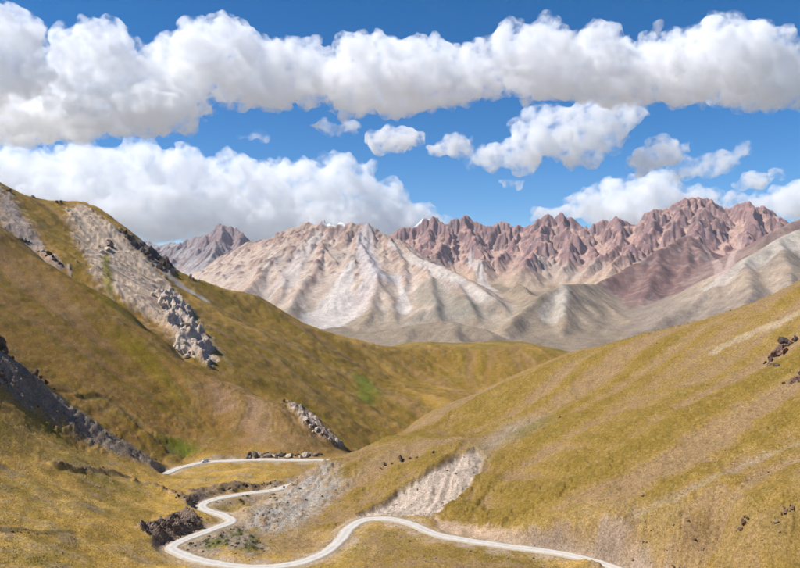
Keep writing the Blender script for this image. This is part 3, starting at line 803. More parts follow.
# running water: droplets pick up and drop rubble
def erode(H, n, steps, seed, k_er=.32, k_dep=.25, cap=5.0):
    rng = np.random.default_rng(seed); ny, nx = H.shape
    H = H / G
    dep = np.zeros_like(H)
    wgt = np.argwhere((np.abs(FX) < 0.66 * FY + 300))
    sel = wgt[rng.integers(0, len(wgt), n)]
    px = sel[:, 1] + rng.random(n); py = sel[:, 0] + rng.random(n)
    px = np.clip(px, 1, nx - 3); py = np.clip(py, 1, ny - 3)
    vx = np.zeros(n); vy = np.zeros(n); sed = np.zeros(n); water = np.ones(n); speed = np.ones(n)
    for st in range(steps):
        ix = px.astype(int); iy = py.astype(int); fx = px - ix; fy = py - iy
        h00 = H[iy, ix]; h10 = H[iy, ix + 1]; h01 = H[iy + 1, ix]; h11 = H[iy + 1, ix + 1]
        gx_ = (h10 - h00) * (1 - fy) + (h11 - h01) * fy; gy_ = (h01 - h00) * (1 - fx) + (h11 - h10) * fx
        h0 = (h00 * (1 - fx) + h10 * fx) * (1 - fy) + (h01 * (1 - fx) + h11 * fx) * fy
        vx = vx * .25 - gx_ * .75; vy = vy * .25 - gy_ * .75
        l = np.hypot(vx, vy) + 1e-9
        nx_ = np.clip(px + vx / l, 1, nx - 3); ny_ = np.clip(py + vy / l, 1, ny - 3)
        jx = nx_.astype(int); jy = ny_.astype(int); qx = nx_ - jx; qy = ny_ - jy
        h1 = (H[jy, jx] * (1 - qx) + H[jy, jx + 1] * qx) * (1 - qy) + (H[jy + 1, jx] * (1 - qx) + H[jy + 1, jx + 1] * qx) * qy
        dh = h1 - h0
        capa = np.maximum(-dh, .02) * speed * water * cap
        over = sed > capa
        drop = np.where(dh > 0, np.minimum(dh, sed), np.where(over, (sed - capa) * k_dep, 0))
        take = np.where((dh <= 0) & ~over, np.minimum((capa - sed) * k_er, -dh), 0) * .5
        ch = (drop - take)
        base = iy * nx + ix
        for off, wg in ((0, (1 - fx) * (1 - fy)), (1, fx * (1 - fy)), (nx, (1 - fx) * fy), (nx + 1, fx * fy)):
            bc = np.bincount(base + off, weights=ch * wg, minlength=H.size).reshape(H.shape)
            H += np.clip(bc, -.35, .35)
        dep += np.bincount(base, weights=drop, minlength=H.size).reshape(H.shape)
        sed = sed - drop * 1.0 + take
        speed = np.sqrt(np.clip(speed ** 2 - dh * 1.2, .05, 9)); water *= .975
        px, py = nx_, ny_
    return H * G, dep
wear = np.zeros_like(HF); H0 = HF.copy(); DEP = np.zeros_like(HF)
for k in range(4):
    HF, dp = erode(HF, 45000, 50, 71 + k)
    DEP += dp
wear = (HF - H0) * (.6 + .4 * rocky)
HF = H0 + wear
HF = HF * .7 + blur(HF, 1) * .3
crisp = np.clip(blur(np.where(fam == RR, sstep(120, 330, HF), np.where((fam == WM) | (fam == LP), .25 + .75 * sstep(150, 450, HF), .12)), 5) + .5 * spot, 0, 1)
HF = HF * crisp + blur(HF, 4) * (1 - crisp)
HF += high * (ridged(FX / 34, FY / 34, 3, 69) - .9) * 6
print('erosion', round(time.time() - T0, 1))

def hit_far(px, py, dmin=3300, dmax=8500):
    D = np.exp(np.linspace(math.log(dmin), math.log(dmax), 1500))
    x = (px - 400) / F * D; z = CAM_Z + (284 - py) / F * D
    j = np.clip(((x - gx[0]) / G).astype(int), 0, len(gx) - 1); i = np.clip(((D - gy[0]) / G).astype(int), 0, len(gy) - 1)
    g = HF[i, j]; k = np.nonzero(g >= z)[0]
    k = k[0] if len(k) else np.argmin(z - g)
    return (x[k], D[k], g[k])

x_, y_, z_ = FX.ravel(), FY.ravel(), HF.ravel()
gyv, gxv = np.gradient(HF, G); slp = np.hypot(gxv, gyv).ravel()
fm = fam.ravel(); wr = wear.ravel(); dpn = sstep(0.02, 0.5, blur(DEP, 2).ravel())
gul = sstep(-3, -14, wr)
na = fbm(x_ / 300, y_ / 300, 4, 81); nb = fbm(x_ / 70, y_ / 70, 4, 82); rbn = (rib.ravel() - .8); rb2 = (rib2.ravel() - .8)
one = np.ones((len(x_), 1))
pale = mix(one * C(.46, .345, .265), C(.51, .415, .335), sstep(-.3, .5, na + nb))
pale = mix(pale, C(.35, .235, .19), .6 * sstep(.0, .5, nb + .8 * na + .1 * rb2) * sstep(80, 420, z_))
pale = mix(pale, C(.40, .27, .205), .55 * sstep(.05, .45, fbm(x_ / 260, y_ / 260, 3, 94)))
pale = mix(pale, C(.36, .33, .30), .55 * sstep(.1, .5, fbm(x_ / 220, y_ / 300, 3, 95)))
pale = mix(pale, C(.27, .22, .155), .85 * sstep(110, -130, z_ + 90 * na))
pale = mix(pale, C(.55, .49, .43), .3 * dpn * sstep(-250, 0, z_))
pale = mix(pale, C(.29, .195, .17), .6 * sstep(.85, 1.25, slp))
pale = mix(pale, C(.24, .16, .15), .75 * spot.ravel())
lpc = mix(one * C(.36, .335, .32), C(.28, .20, .175), sstep(-.2, .4, na + nb))
lpc = mix(lpc, C(.27, .155, .135), .75 * sstep(350, 620, z_ + 120 * na) * sstep(-2350, -1900, x_))
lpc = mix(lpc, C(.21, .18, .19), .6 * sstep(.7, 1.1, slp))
red = mix(one * C(.40, .235, .185), C(.275, .16, .135), sstep(-.3, .4, nb + na))
red = mix(red, C(.25, .20, .20), .6 * sstep(.1, .5, fbm(x_ / 160, y_ / 160, 4, 88)))
red = mix(red, C(.47, .31, .235), .6 * sstep(.15, .5, fbm(x_ / 120, y_ / 200, 4, 89)))
red = mix(red, C(.45, .32, .255), .7 * dpn)
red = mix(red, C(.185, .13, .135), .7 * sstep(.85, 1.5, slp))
red = mix(red, C(.40, .30, .22), .85 * sstep(400, 200, z_ + 110 * na))
red = mix(red, C(.33, .27, .18), .6 * sstep(250, 60, z_ + 90 * na))
red = red * C(1.08, 1.04, 1.02)
drk = mix(one * C(.17, .098, .085), C(.255, .16, .13), sstep(-.2, .6, nb + .5 * rbn))
stk = noise(aw.ravel() / 70, rdist.ravel() / 600, 90) + .5 * noise(aw.ravel() / 26, rdist.ravel() / 400, 92)
drk = mix(drk, C(.34, .205, .16), .6 * sstep(.1, .5, stk))
drk = mix(drk, C(.12, .075, .075), .6 * sstep(-.1, -.5, stk))
drk = mix(drk, C(.27, .23, .21), .6 * sstep(.2, .5, na + .5 * nb))
drk = mix(drk, C(.25, .20, .15), .8 * sstep(40, -120, z_ + 60 * na))
fhc = mix(one * C(.33, .265, .20), C(.27, .22, .165), sstep(-.3, .4, na + nb))
fhc = mix(fhc, C(.40, .33, .25), .4 * dpn)
stk = noise(aw.ravel() / 110, rdist.ravel() / 500, 93)
fhc = mix(fhc, C(.42, .345, .26), .5 * sstep(.1, .5, stk))
fhc = mix(fhc, C(.22, .19, .14), .5 * sstep(-.1, -.5, stk))
brc = mix(one * C(.39, .315, .24), C(.29, .24, .195), sstep(-.3, .4, nb + .6 * na))
brc = mix(brc, C(.25, .21, .175), .7 * sstep(120, -60, z_ + 60 * na))
ffc = mix(one * C(.30, .245, .185), C(.25, .205, .155), sstep(-.3, .4, nb + na))
prc = mix(one * C(.21, .135, .115), C(.27, .19, .15), sstep(-.3, .4, nb + na))
fhc = fhc * C(.93, .88, .80); brc = brc * C(.93, .88, .82); ffc = ffc * C(.93, .88, .80); pale = pale * C(.98, .94, .89)
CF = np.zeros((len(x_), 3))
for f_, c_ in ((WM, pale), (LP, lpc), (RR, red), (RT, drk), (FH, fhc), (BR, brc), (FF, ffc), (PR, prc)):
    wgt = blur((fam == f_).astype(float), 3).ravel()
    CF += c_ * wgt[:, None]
CF = mix(CF, CF * 1.18 + .015, .35 * gul)
def fan(pix, w0, w1, colr, amt):
    global CF
    pl = catmull([hit_far(*p) for p in pix], 40)
    d_, a_, _, _ = seg_dist(x_, y_, pl, 400)
    L = np.linalg.norm(np.diff(pl[:, :2], axis=0), axis=1).sum()
    wd = w0 + (w1 - w0) * a_ / L
    CF = mix(CF, C(*colr), amt * sstep(1.15, .75, d_ / wd + .35 * nb + .15 * na))
white = (.55, .49, .43)
fan([(352, 262), (343, 285), (335, 305), (326, 322)], 25, 170, white, .9)
fan([(380, 262), (366, 290), (356, 312)], 20, 90, (.55, .47, .42), .8)
fan([(399, 285), (403, 298), (404, 312)], 14, 60, white, .9)
fan([(392, 242), (420, 262), (448, 276), (470, 290), (484, 300)], 40, 40, (.50, .44, .38), .8)
fan([(365, 232), (366, 250), (372, 270), (392, 280)], 70, 80, (.50, .455, .43), .7)
fan([(318, 235), (300, 260), (285, 282)], 60, 90, (.50, .43, .38), .7)
fan([(470, 262), (482, 278), (492, 290)], 40, 60, (.55, .5, .45), .7)
fan([(566, 286), (560, 300), (552, 318)], 30, 90, (.42, .37, .30), .8)
fan([(700, 240), (716, 262), (722, 285)], 20, 40, (.40, .29, .24), .8)
fan([(740, 240), (730, 262), (722, 283)], 20, 40, (.42, .31, .26), .8)
fan([(715, 285), (740, 265), (775, 248), (800, 240)], 60, 90, (.45, .40, .33), .7)
fan([(430, 285), (440, 300), (460, 305)], 120, 140, (.25, .225, .17), .7)
fan([(500, 300), (470, 312), (420, 316)], 90, 100, (.235, .21, .165), .5)
fan([(545, 262), (560, 272), (600, 268)], 120, 120, (.40, .33, .27), .6)
for a_px in ([(324, 221), (334, 222), (344, 224.5)], [(414, 221), (422, 219.5), (430, 217)]):
    fan([(p[0], p[1] + 1.2) for p in a_px], 12, 12, (.86, .88, .9), 1.0)

def far_material():
    m, t, b = nodes_of('bare_mountain_rock')
    pos = t.nodes.new('ShaderNodeNewGeometry').outputs['Position']
    a = nd(t, 'ShaderNodeAttribute', attribute_name='col')
    n1 = noise_n(t, pos, 0.028, 6, 0.75); n4 = noise_n(t, pos, .11, 4, .7); n2 = noise_n(t, pos, 0.006, 4, 0.6)
    c0 = mixc(t, 1.0, a.outputs['Color'], mixc(t, ramp(t, n1, .3, .7), (0.76, 0.74, 0.74), (1.22, 1.23, 1.22)), 'MULTIPLY')
    c0 = mixc(t, 1.0, c0, mixc(t, ramp(t, n2, .35, .65), (0.88, 0.86, 0.87), (1.1, 1.11, 1.12)), 'MULTIPLY')
    c0 = mixc(t, 1.0, c0, mixc(t, ramp(t, n4, .3, .7), (0.74, 0.72, 0.72), (1.26, 1.28, 1.28)), 'MULTIPLY')
    t.links.new(c0, b.inputs['Base Color'])
    bp = nd(t, 'ShaderNodeBump', Strength=.7, Distance=9.0); t.links.new(n1, bp.inputs['Height']); t.links.new(bp.outputs[0], b.inputs['Normal'])
    return m
M['far'] = far_material()
ny, nx = HF.shape
idx = np.arange(ny * nx).reshape(ny, nx)
QF = np.stack([idx[:-1, :-1], idx[:-1, 1:], idx[1:, 1:], idx[1:, :-1]], -1).reshape(-1, 4)
VF = np.stack([x_, y_, z_], 1)
keep = np.abs(VF[QF[:, 0], 0]) < 0.64 * VF[QF[:, 0], 1] + 250
ffam = fm[QF[:, 0]]
FN = {WM: ('mountain_pale', 'pale limestone mountain streaked with white scree in the middle distance'),
      LP: ('mountain_peak_left', 'grey and rust pointed peak beyond the left hill'),
      RR: ('mountain_range_red', 'long jagged reddish mountain range along the skyline'),
      RT: ('mountain_face_dark', 'dark maroon triangular mountain face below the red range'),
      FH: ('foothill_beige', 'smooth beige foothill with a sharp ridge in front of the dark face'),
      BR: ('mountain_ridge_right', 'grey and beige ridge rising behind the right hillside'),
      FF: ('foothill_grey', 'low grey foothills at the base of the mountains'),
      PR: ('mountain_ridge_maroon', 'maroon ridge just behind the beige one at the right edge')}
for f_, (nm, lb) in FN.items():
    v_, q_, at_ = sub_mesh(VF, QF, keep & (ffam == f_), {'col': CF})
    tag(big_mesh(nm, v_, q_, M['far'], at_), lb, 'mountain', kind='structure')
# plain under everything
m, t, b = nodes_of('dry_plain'); b.inputs['Base Color'].default_value = (.24, .2, .14, 1)
tag(link_mesh('ground', [(-40000, -1500, -700), (40000, -1500, -700), (40000, 48000, -700), (-40000, 48000, -700)], [(0, 1, 2, 3)], m), 'dry plain far below between the hills and the mountains', 'ground', kind='structure')
print('far done', round(time.time() - T0, 1))

# ================================================================ ROCKS, SHRUBS, STONES, CAR
Zg[:] = VN[:, 2]
def rock_mesh(seed, sub=3, planes=16, flat=1.0):
    """an angular block: a ball cut by random planes, then chipped"""
    rng = np.random.default_rng(seed); bm = bmesh.new(); bmesh.ops.create_icosphere(bm, subdivisions=sub, radius=1.0)
    v = np.array([x.co[:] for x in bm.verts]); f = np.array([[q.index for q in p.verts] for p in bm.faces]); bm.free()
    n = rng.normal(size=(planes, 3)); n /= np.linalg.norm(n, axis=1)[:, None]; hgt = rng.uniform(.45, .95, planes)
    r = np.min(np.where(v @ n.T > .05, hgt / np.maximum(v @ n.T, .05), 9), 1); r = np.minimum(r, 1.15)
    r = r * (1 + .16 * fbm(v[:, 0] * 2.2 + seed, v[:, 1] * 2.2 + v[:, 2] * 1.7, 4, seed))
    v = v * r[:, None] * np.array([1, rng.uniform(.75, 1), rng.uniform(.7, 1.05) * flat])
    me = bpy.data.meshes.new('rock'); me.from_pydata([tuple(a) for a in v], [], [tuple(a) for a in f]); me.update()
    return me
def rock_material(name, lo, hi, lichen=(.20, .19, .10)):
    m, t, b = nodes_of(name)
    tc = t.nodes.new('ShaderNodeNewGeometry'); pos = tc.outputs['Position']
    n1 = noise_n(t, pos, .5, 6, .65); n2 = noise_n(t, pos, 2.4, 4, .6)
    c0 = mixc(t, ramp(t, n1, .3, .7), lo, hi)
    c0 = mixc(t, ramp(t, n2, .55, .72, 0, .5), c0, tuple(x * .5 for x in lo))
    c0 = mixc(t, ramp(t, noise_n(t, pos, .9, 3), .6, .72, 0, .5), c0, lichen)
    t.links.new(c0, b.inputs['Base Color'])
    bp = nd(t, 'ShaderNodeBump', Strength=.9, Distance=.7); t.links.new(math_n(t, 'ADD', n1, math_n(t, 'MULTIPLY', voro_n(t, pos, 1.1), .6)), bp.inputs['Height']); t.links.new(bp.outputs[0], b.inputs['Normal'])
    return m
M['lime'] = rock_material('pale_limestone', (.46, .375, .285), (.66, .565, .45))
M['dark'] = rock_material('dark_shaded_rock', (.055, .043, .035), (.16, .12, .095), (.09, .085, .05))  # dark rock, part of its shadow tone painted into the base colour
M['grey'] = rock_material('grey_brown_rock', (.17, .14, .115), (.33, .28, .23))
M['rust'] = rock_material('rusty_rock', (.13, .075, .055), (.27, .165, .12))
ROCKS = {k: [] for k in ('lime', 'dark', 'grey', 'rust')}
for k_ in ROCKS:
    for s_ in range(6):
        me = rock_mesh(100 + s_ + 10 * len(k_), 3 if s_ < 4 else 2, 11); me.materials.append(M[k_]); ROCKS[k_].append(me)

def put_rock(name, kind, xyz, size, rng, parent=None, tall=1.0, sink=.3):
    o = bpy.data.objects.new(name, rng.choice(ROCKS[kind])); col.objects.link(o)
    sx = size * rng.uniform(.8, 1.2) / 2; sy = size * rng.uniform(.7, 1.1) / 2; sz = size * tall * rng.uniform(.85, 1.15) / 2
    o.scale = (sx, sy, sz); o.rotation_euler = (rng.uniform(-.25, .25), rng.uniform(-.3, .3), rng.uniform(0, 6.28))
    p_ = Vector(xyz) + Vector((0, 0, sz * (1 - 2 * sink)))
    if parent: o.parent = parent; p_ = p_ - Vector(parent.location)
    o.location = p_
    return o

def outcrop(label, kind, rocks, seed, dmin=230, dmax=1400, tall=1.2, sink=.35, cat='rock outcrop', group=None):
    """rocks: (px, py foot, size in px [, kind]) of the photograph ; all of one crag"""
    rng = random.Random(seed)
    pts = [hit(r[0], r[1], dmin=dmin, dmax=dmax) for r in rocks]
    root = bpy.data.objects.new('rock_outcrop', None); col.objects.link(root); root.location = pts[0]
    tag(root, label, cat, group)
    for r, p_ in zip(rocks, pts):
        put_rock('rock', r[3] if len(r) > 3 else kind, p_, r[2] * p_[1] / F, rng, root, tall, sink)
        for j in range(2):
            q = (p_[0] + rng.uniform(-.7, .7) * r[2] * p_[1] / F, p_[1] + rng.uniform(-.5, .5) * r[2] * p_[1] / F)
            put_rock('rock', r[3] if len(r) > 3 else kind, (*q, float(Near.z(*q)[0])), r[2] * p_[1] / F * rng.uniform(.3, .55), rng, root, 1.0, .3)
    return root

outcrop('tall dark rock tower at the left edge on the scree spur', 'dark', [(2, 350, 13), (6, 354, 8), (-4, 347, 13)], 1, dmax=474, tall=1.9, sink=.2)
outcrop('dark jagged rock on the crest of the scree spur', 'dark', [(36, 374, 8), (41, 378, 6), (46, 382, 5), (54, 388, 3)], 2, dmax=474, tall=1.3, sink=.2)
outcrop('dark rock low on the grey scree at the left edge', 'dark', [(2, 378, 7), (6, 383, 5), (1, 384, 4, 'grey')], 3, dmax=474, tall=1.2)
outcrop('dark overhanging slab where the grey strip meets the olive slope, upper one', 'grey', [(21, 240, 7, 'grey'), (25, 242, 6, 'dark')], 4, dmin=580, tall=.8)
outcrop('long dark slab at the lower end of the grey rock strip', 'lime', [(43, 251, 5), (49, 255, 7, 'dark'), (55, 260, 7, 'dark'), (60, 264, 5, 'dark')], 5, dmin=580, tall=.9)
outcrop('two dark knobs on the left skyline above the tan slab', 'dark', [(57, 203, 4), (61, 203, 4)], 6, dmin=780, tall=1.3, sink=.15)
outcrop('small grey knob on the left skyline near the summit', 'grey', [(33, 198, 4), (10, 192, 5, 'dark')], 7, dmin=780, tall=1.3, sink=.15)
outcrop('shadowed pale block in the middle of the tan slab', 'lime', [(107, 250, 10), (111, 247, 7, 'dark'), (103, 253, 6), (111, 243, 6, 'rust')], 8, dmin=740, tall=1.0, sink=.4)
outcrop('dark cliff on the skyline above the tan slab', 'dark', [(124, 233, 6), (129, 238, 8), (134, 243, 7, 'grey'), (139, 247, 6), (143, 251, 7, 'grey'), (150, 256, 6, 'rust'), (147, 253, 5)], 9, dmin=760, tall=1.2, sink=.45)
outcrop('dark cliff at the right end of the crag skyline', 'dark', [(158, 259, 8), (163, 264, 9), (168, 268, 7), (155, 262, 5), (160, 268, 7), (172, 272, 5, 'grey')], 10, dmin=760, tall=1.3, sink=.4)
outcrop('lone pinkish pillar right of the crag skyline', 'lime', [(190, 278, 4), (193, 280, 4, 'rust'), (199, 282, 3)], 11, dmin=780, tall=1.4, sink=.25)
CR = [(160, 302, 8), (167, 300, 9), (172, 307, 8), (164, 312, 9), (176, 316, 9), (169, 322, 11), (181, 322, 9), (175, 330, 11), (186, 330, 9), (191, 338, 9), (181, 338, 11), (196, 346, 9), (188, 348, 10), (202, 352, 8), (207, 359, 7), (211, 363, 5), (176, 345, 8), (168, 330, 8), (194, 356, 7)]
outcrop('steep broken pale limestone crag at the foot of the tan slab', 'lime', [(a_, b_, c_ * 1.8) for a_, b_, c_ in CR[::2]], 12, dmin=700, tall=1.5, sink=.68)
outcrop('pale triangular block with a black shadow below the limestone crag', 'lime', [(179, 352, 9), (183, 353, 8), (176, 348, 6)], 13, dmin=560, tall=1.2, sink=.2)
tag(put_rock('boulder', 'dark', hit(284, 402, dmin=540), 4.5 * .85, random.Random(14), None, 1.1, .15), 'single dark boulder on the crest of the olive hillside', 'boulder')
outcrop('pale rock rib running down behind the far road', 'lime', [(293, 409, 5), (299, 414, 6), (305, 420, 7), (311, 426, 7), (317, 430, 6), (323, 435, 6), (329, 439, 5), (308, 422, 5, 'dark'), (314, 427, 5, 'dark'), (335, 444, 4)], 15, dmin=560, tall=1.1, sink=.4)
outcrop('big grey boulder above the far road', 'grey', [(255, 457, 11), (250, 456, 7, 'dark'), (260, 457, 7, 'lime')], 16, dmin=470, tall=1.1, sink=.25)
outcrop('row of dark and pale boulders along the upper side of the far road', 'grey', [(264, 457, 5), (268, 456, 8, 'grey'), (275, 457, 7, 'lime'), (281, 456, 9), (288, 457, 8, 'lime'), (292, 455, 6, 'dark'), (284, 455, 5, 'dark')], 17, dmin=470, tall=.7, sink=.35)
outcrop('boulders at the right end of the far road', 'grey', [(299, 456, 7, 'dark'), (305, 457, 10, 'lime'), (310, 455, 7, 'grey'), (315, 456, 8), (321, 455, 6, 'dark')], 18, dmin=470, tall=.75, sink=.35)
outcrop('pair of dark boulders on the grass above the pale landslip', 'dark', [(385, 466, 5), (401, 461, 6)], 19, dmax=520, tall=1.1, sink=.15)
outcrop('small dark rocks strung out right of the pair of boulders', 'dark', [(410, 459, 3), (417, 458, 3), (433, 453, 3), (392, 464, 2.5), (381, 469, 3, 'rust')], 20, dmax=520, tall=.9, sink=.2)
outcrop('red brown crag high on the right hillside', 'rust', [(774, 356, 13), (779, 349, 14, 'rust'), (784, 342, 13, 'dark'), (771, 361, 9, 'dark'), (790, 343, 8, 'rust'), (785, 352, 10), (769, 366, 7, 'rust'), (777, 366, 8, 'dark'), (796, 340, 7, 'dark')], 21, dmax=520, tall=1.15, sink=.45)
outcrop('small rusty outcrop at the right edge below the red brown crag', 'rust', [(792, 383, 10), (797, 379, 12), (803, 375, 12, 'dark')], 22, dmax=520, tall=.9, sink=.45)
outcrop('rusty rock near the right edge at the bottom', 'rust', [(786, 511, 10), (792, 508, 8)], 23, tall=.7, sink=.45)
outcrop('low pinkish rock group in the bottom right grass', 'rust', [(744, 524, 8), (740, 530, 7), (748, 519, 6)], 24, tall=.8, sink=.35)
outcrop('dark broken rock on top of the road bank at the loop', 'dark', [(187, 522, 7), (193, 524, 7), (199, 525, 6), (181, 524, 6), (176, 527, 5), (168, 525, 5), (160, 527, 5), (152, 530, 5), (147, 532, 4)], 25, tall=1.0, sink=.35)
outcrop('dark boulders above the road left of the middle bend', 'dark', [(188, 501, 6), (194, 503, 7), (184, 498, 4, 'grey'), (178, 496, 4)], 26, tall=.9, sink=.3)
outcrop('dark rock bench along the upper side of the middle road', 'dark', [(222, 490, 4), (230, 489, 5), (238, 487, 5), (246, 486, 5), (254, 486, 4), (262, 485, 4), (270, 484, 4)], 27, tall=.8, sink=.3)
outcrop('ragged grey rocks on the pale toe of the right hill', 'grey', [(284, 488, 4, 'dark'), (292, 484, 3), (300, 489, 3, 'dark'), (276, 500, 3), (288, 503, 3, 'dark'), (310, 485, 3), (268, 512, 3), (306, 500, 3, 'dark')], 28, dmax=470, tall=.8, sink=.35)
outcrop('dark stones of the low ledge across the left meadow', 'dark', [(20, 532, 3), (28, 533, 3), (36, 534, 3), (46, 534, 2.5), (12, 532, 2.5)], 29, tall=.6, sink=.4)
rng = random.Random(77)
for i in range(34):                         # blocks lying on the scree of the spur
    t_ = rng.random(); px = 150 * t_; top = np.interp(px, [0, 55, 110, 150], [356, 394, 433, 458]); lo = np.interp(px, [0, 60, 100, 150], [386, 424, 448, 464])
    p_ = hit(px, rng.uniform(top, lo), dmax=474)
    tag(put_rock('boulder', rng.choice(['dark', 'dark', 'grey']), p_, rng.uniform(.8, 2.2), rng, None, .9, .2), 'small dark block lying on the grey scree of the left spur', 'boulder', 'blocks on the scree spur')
print('rocks', round(time.time() - T0, 1))

# shrubs by the lower loop of the road
def shrub_parts(seed, r):
    rng = np.random.default_rng(seed); n = 170
    d = rng.normal(size=(n, 3)); d /= np.linalg.norm(d, axis=1)[:, None]; d[:, 2] = abs(d[:, 2])
    c_ = d * (rng.random(n) ** .4 * r)[:, None] * np.array([1, 1, .75]) * (1 + .35 * noise(d[:, 0] * 2 + seed, d[:, 1] * 2, seed))[:, None]
    a = rng.normal(size=(n, 3)); a /= np.linalg.norm(a, axis=1)[:, None]; b = np.cross(a, rng.normal(size=(n, 3))); b /= np.linalg.norm(b, axis=1)[:, None]
    s = rng.uniform(.10, .24, n)[:, None] * r * .8
    V = np.stack([c_ - a * s, c_ - b * s * .5, c_ + a * s, c_ + b * s * .5], 1).reshape(-1, 3); V[:, 2] = np.maximum(V[:, 2], .02)
    return V, np.arange(4 * n).reshape(n, 4)
m, t, b = nodes_of('shrub_leaves'); pos = t.nodes.new('ShaderNodeNewGeometry').outputs['Position']
t.links.new(mixc(t, ramp(t, noise_n(t, pos, .8, 3), .35, .65), (.035, .05, .015), (.11, .125, .035)), b.inputs['Base Color'])
m2, t2, b2 = nodes_of('shrub_wood'); b2.inputs['Base Color'].default_value = (.1, .075, .05, 1)
SHR = []
for s_ in range(5):
    v_, q_ = shrub_parts(300 + s_, 1.0)
    o = big_mesh('foliage', v_, q_, m, smooth=False); SHR.append(o.data); bpy.data.objects.remove(o)
bm = bmesh.new(); bmesh.ops.create_cone(bm, segments=6, radius1=.09, radius2=.05, depth=.8, cap_ends=True); STEM = bpy.data.meshes.new('stem'); bm.to_mesh(STEM); bm.free(); STEM.materials.append(m2)
rng = random.Random(31)
spots = [(rng.uniform(188, 246), None) for _ in range(40)]
for i in range(46):
    if i < 30:
        px = rng.uniform(184, 262); lo = np.interp(px, [180, 215, 262], [556, 546, 552]); top = np.interp(px, [180, 190, 235, 262], [550, 543, 528, 540]); py = rng.uniform(top, lo)
    else:
        px = rng.uniform(212, 276); py = rng.uniform(496, 512) if px < 245 else rng.uniform(493, 500)
    p_ = hit(px, py)
    root = bpy.data.objects.new('shrub', None); col.objects.link(root); root.location = p_
    r = rng.uniform(.55, 1.5)
    for nm, me, zz in (('foliage', rng.choice(SHR), 0.0), ('stem', STEM, .3)):
        o = bpy.data.objects.new(nm, me); col.objects.link(o); o.parent = root; o.location = (0, 0, zz * r - .1); o.scale = (r * rng.uniform(.9, 1.3), r, r * rng.uniform(.7, 1)); o.rotation_euler[2] = rng.uniform(0, 6)
    if i < 30: tag(root, 'low dark green shrub between the two arms of the lower road loop', 'shrub', 'shrubs inside the road loop')
    else: tag(root, 'low dark green shrub in the hollow below the middle road', 'shrub', 'shrubs below the middle road')

# loose stones, too many to count
rng = np.random.default_rng(5)
def scatter(n, fn, name, label, mat, smin, smax, sub=1, seed=1):
    bmv, bmf = _ico1
    rng = np.random.default_rng(seed); Vs, Fs = [], []
    k = 0; tries = 0
    while k < n and tries < n * 40:
        m_ = 4000; D = 240 * np.exp(rng.random(m_) * math.log(1150 / 240)); u = rng.uniform(-.60, .60, m_); x = u * D; y = D
        keep = rng.random(m_) < fn(x, y); x, y = x[keep], y[keep]; z = Near.z(x, y); tries += m_
        for a, b2_, c2 in zip(x, y, z):
            if k >= n: break
            s = smin + (smax - smin) * rng.random() ** 3
            v = bmv * (1 + .35 * rng.normal(size=(len(bmv), 1))) * s * np.array([rng.uniform(.7, 1.3), rng.uniform(.7, 1.3), rng.uniform(.5, .9)]) * .5
            Vs.append(v + (a, b2_, c2 + .1 * s)); Fs.append(bmf + k * len(bmv)); k += 1
    o = big_mesh(name, np.vstack(Vs), np.vstack(Fs), mat, smooth=False)
    tag(o, label, 'stones', kind='stuff'); return o
_bm = bmesh.new(); bmesh.ops.create_icosphere(_bm, subdivisions=1, radius=1.0)
_ico1 = (np.array([x.co[:] for x in _bm.verts]), np.array([[q.index for q in p.verts] for p in _bm.faces])); _bm.free()
stoniness = np.clip(.05 * sstep(.1, .5, n_mid) + .3 * f_scree3 + .9 * f_bank + .18 * f_toe + .12 * f_slump + .6 * f_band2 + .35 * f_strip + .3 * f_slab + .5 * f_bush + .4 * f_bench + .25 * f_lowR * sstep(.1, .4, n_mid) + .3 * sstep(6, 1, ledge) + .12 * cutb + .3 * f_gravR, 0, 1) * (rd > 5)
scatter(2600, lambda x, y: Near.z(x, y, stoniness) * .5, 'loose_stones', 'loose grey stones strewn over the scree and banks', M['grey'], .35, 1.5, seed=3)
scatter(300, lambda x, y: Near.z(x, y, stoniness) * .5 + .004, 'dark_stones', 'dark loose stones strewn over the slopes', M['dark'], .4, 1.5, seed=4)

# grass tufts of the nearer meadow and slopes
rng = np.random.default_rng(9); n = 26000
D = 236 + (470 - 236) * rng.random(n * 3) ** 1.1; u = rng.uniform(-.62, .62, n * 3); x = u * D
ok = (Near.z(x, D, veg_amt) > rng.random(n * 3)) & (Near.z(x, D, rd.clip(0, 30)) > 6) & (fbm(x / 12, D / 12, 3, 55) > -.12)
x, y = x[ok][:n], D[ok][:n]; n = len(x); z = Near.z(x, y)
hgt = rng.uniform(.22, .62, n); wd = rng.uniform(.18, .42, n); th = rng.uniform(0, 6.28, n)
tv = []
for k_, (dx, dy) in enumerate(((1, 0), (-.5, .87), (-.5, -.87))):
    tv.append(np.stack([x + wd * (dx * np.cos(th) - dy * np.sin(th)), y + wd * (dx * np.sin(th) + dy * np.cos(th)), z - .1], 1))
tv.append(np.stack([x + rng.normal(0, .12, n), y + rng.normal(0, .12, n), z + hgt], 1))
TV = np.stack(tv, 1).reshape(-1, 3); i4 = np.arange(n)[:, None] * 4
TF = np.concatenate([i4 + [[0, 1, 3]], i4 + [[1, 2, 3]], i4 + [[2, 0, 3]]])
tc_ = np.stack([Near.z(x, y, COL[:, k_]) for k_ in range(3)], 1) * rng.uniform(.75, 1.25, (n, 1))
o = big_mesh('grass_tufts', TV, TF, M['ground'], {'col': np.repeat(tc_, 4, 0), 'rock': np.zeros(4 * n)})
tag(o, 'dry grass tufts over the meadow and the lower slopes', 'grass', kind='stuff')
print('stuff', round(time.time() - T0, 1))

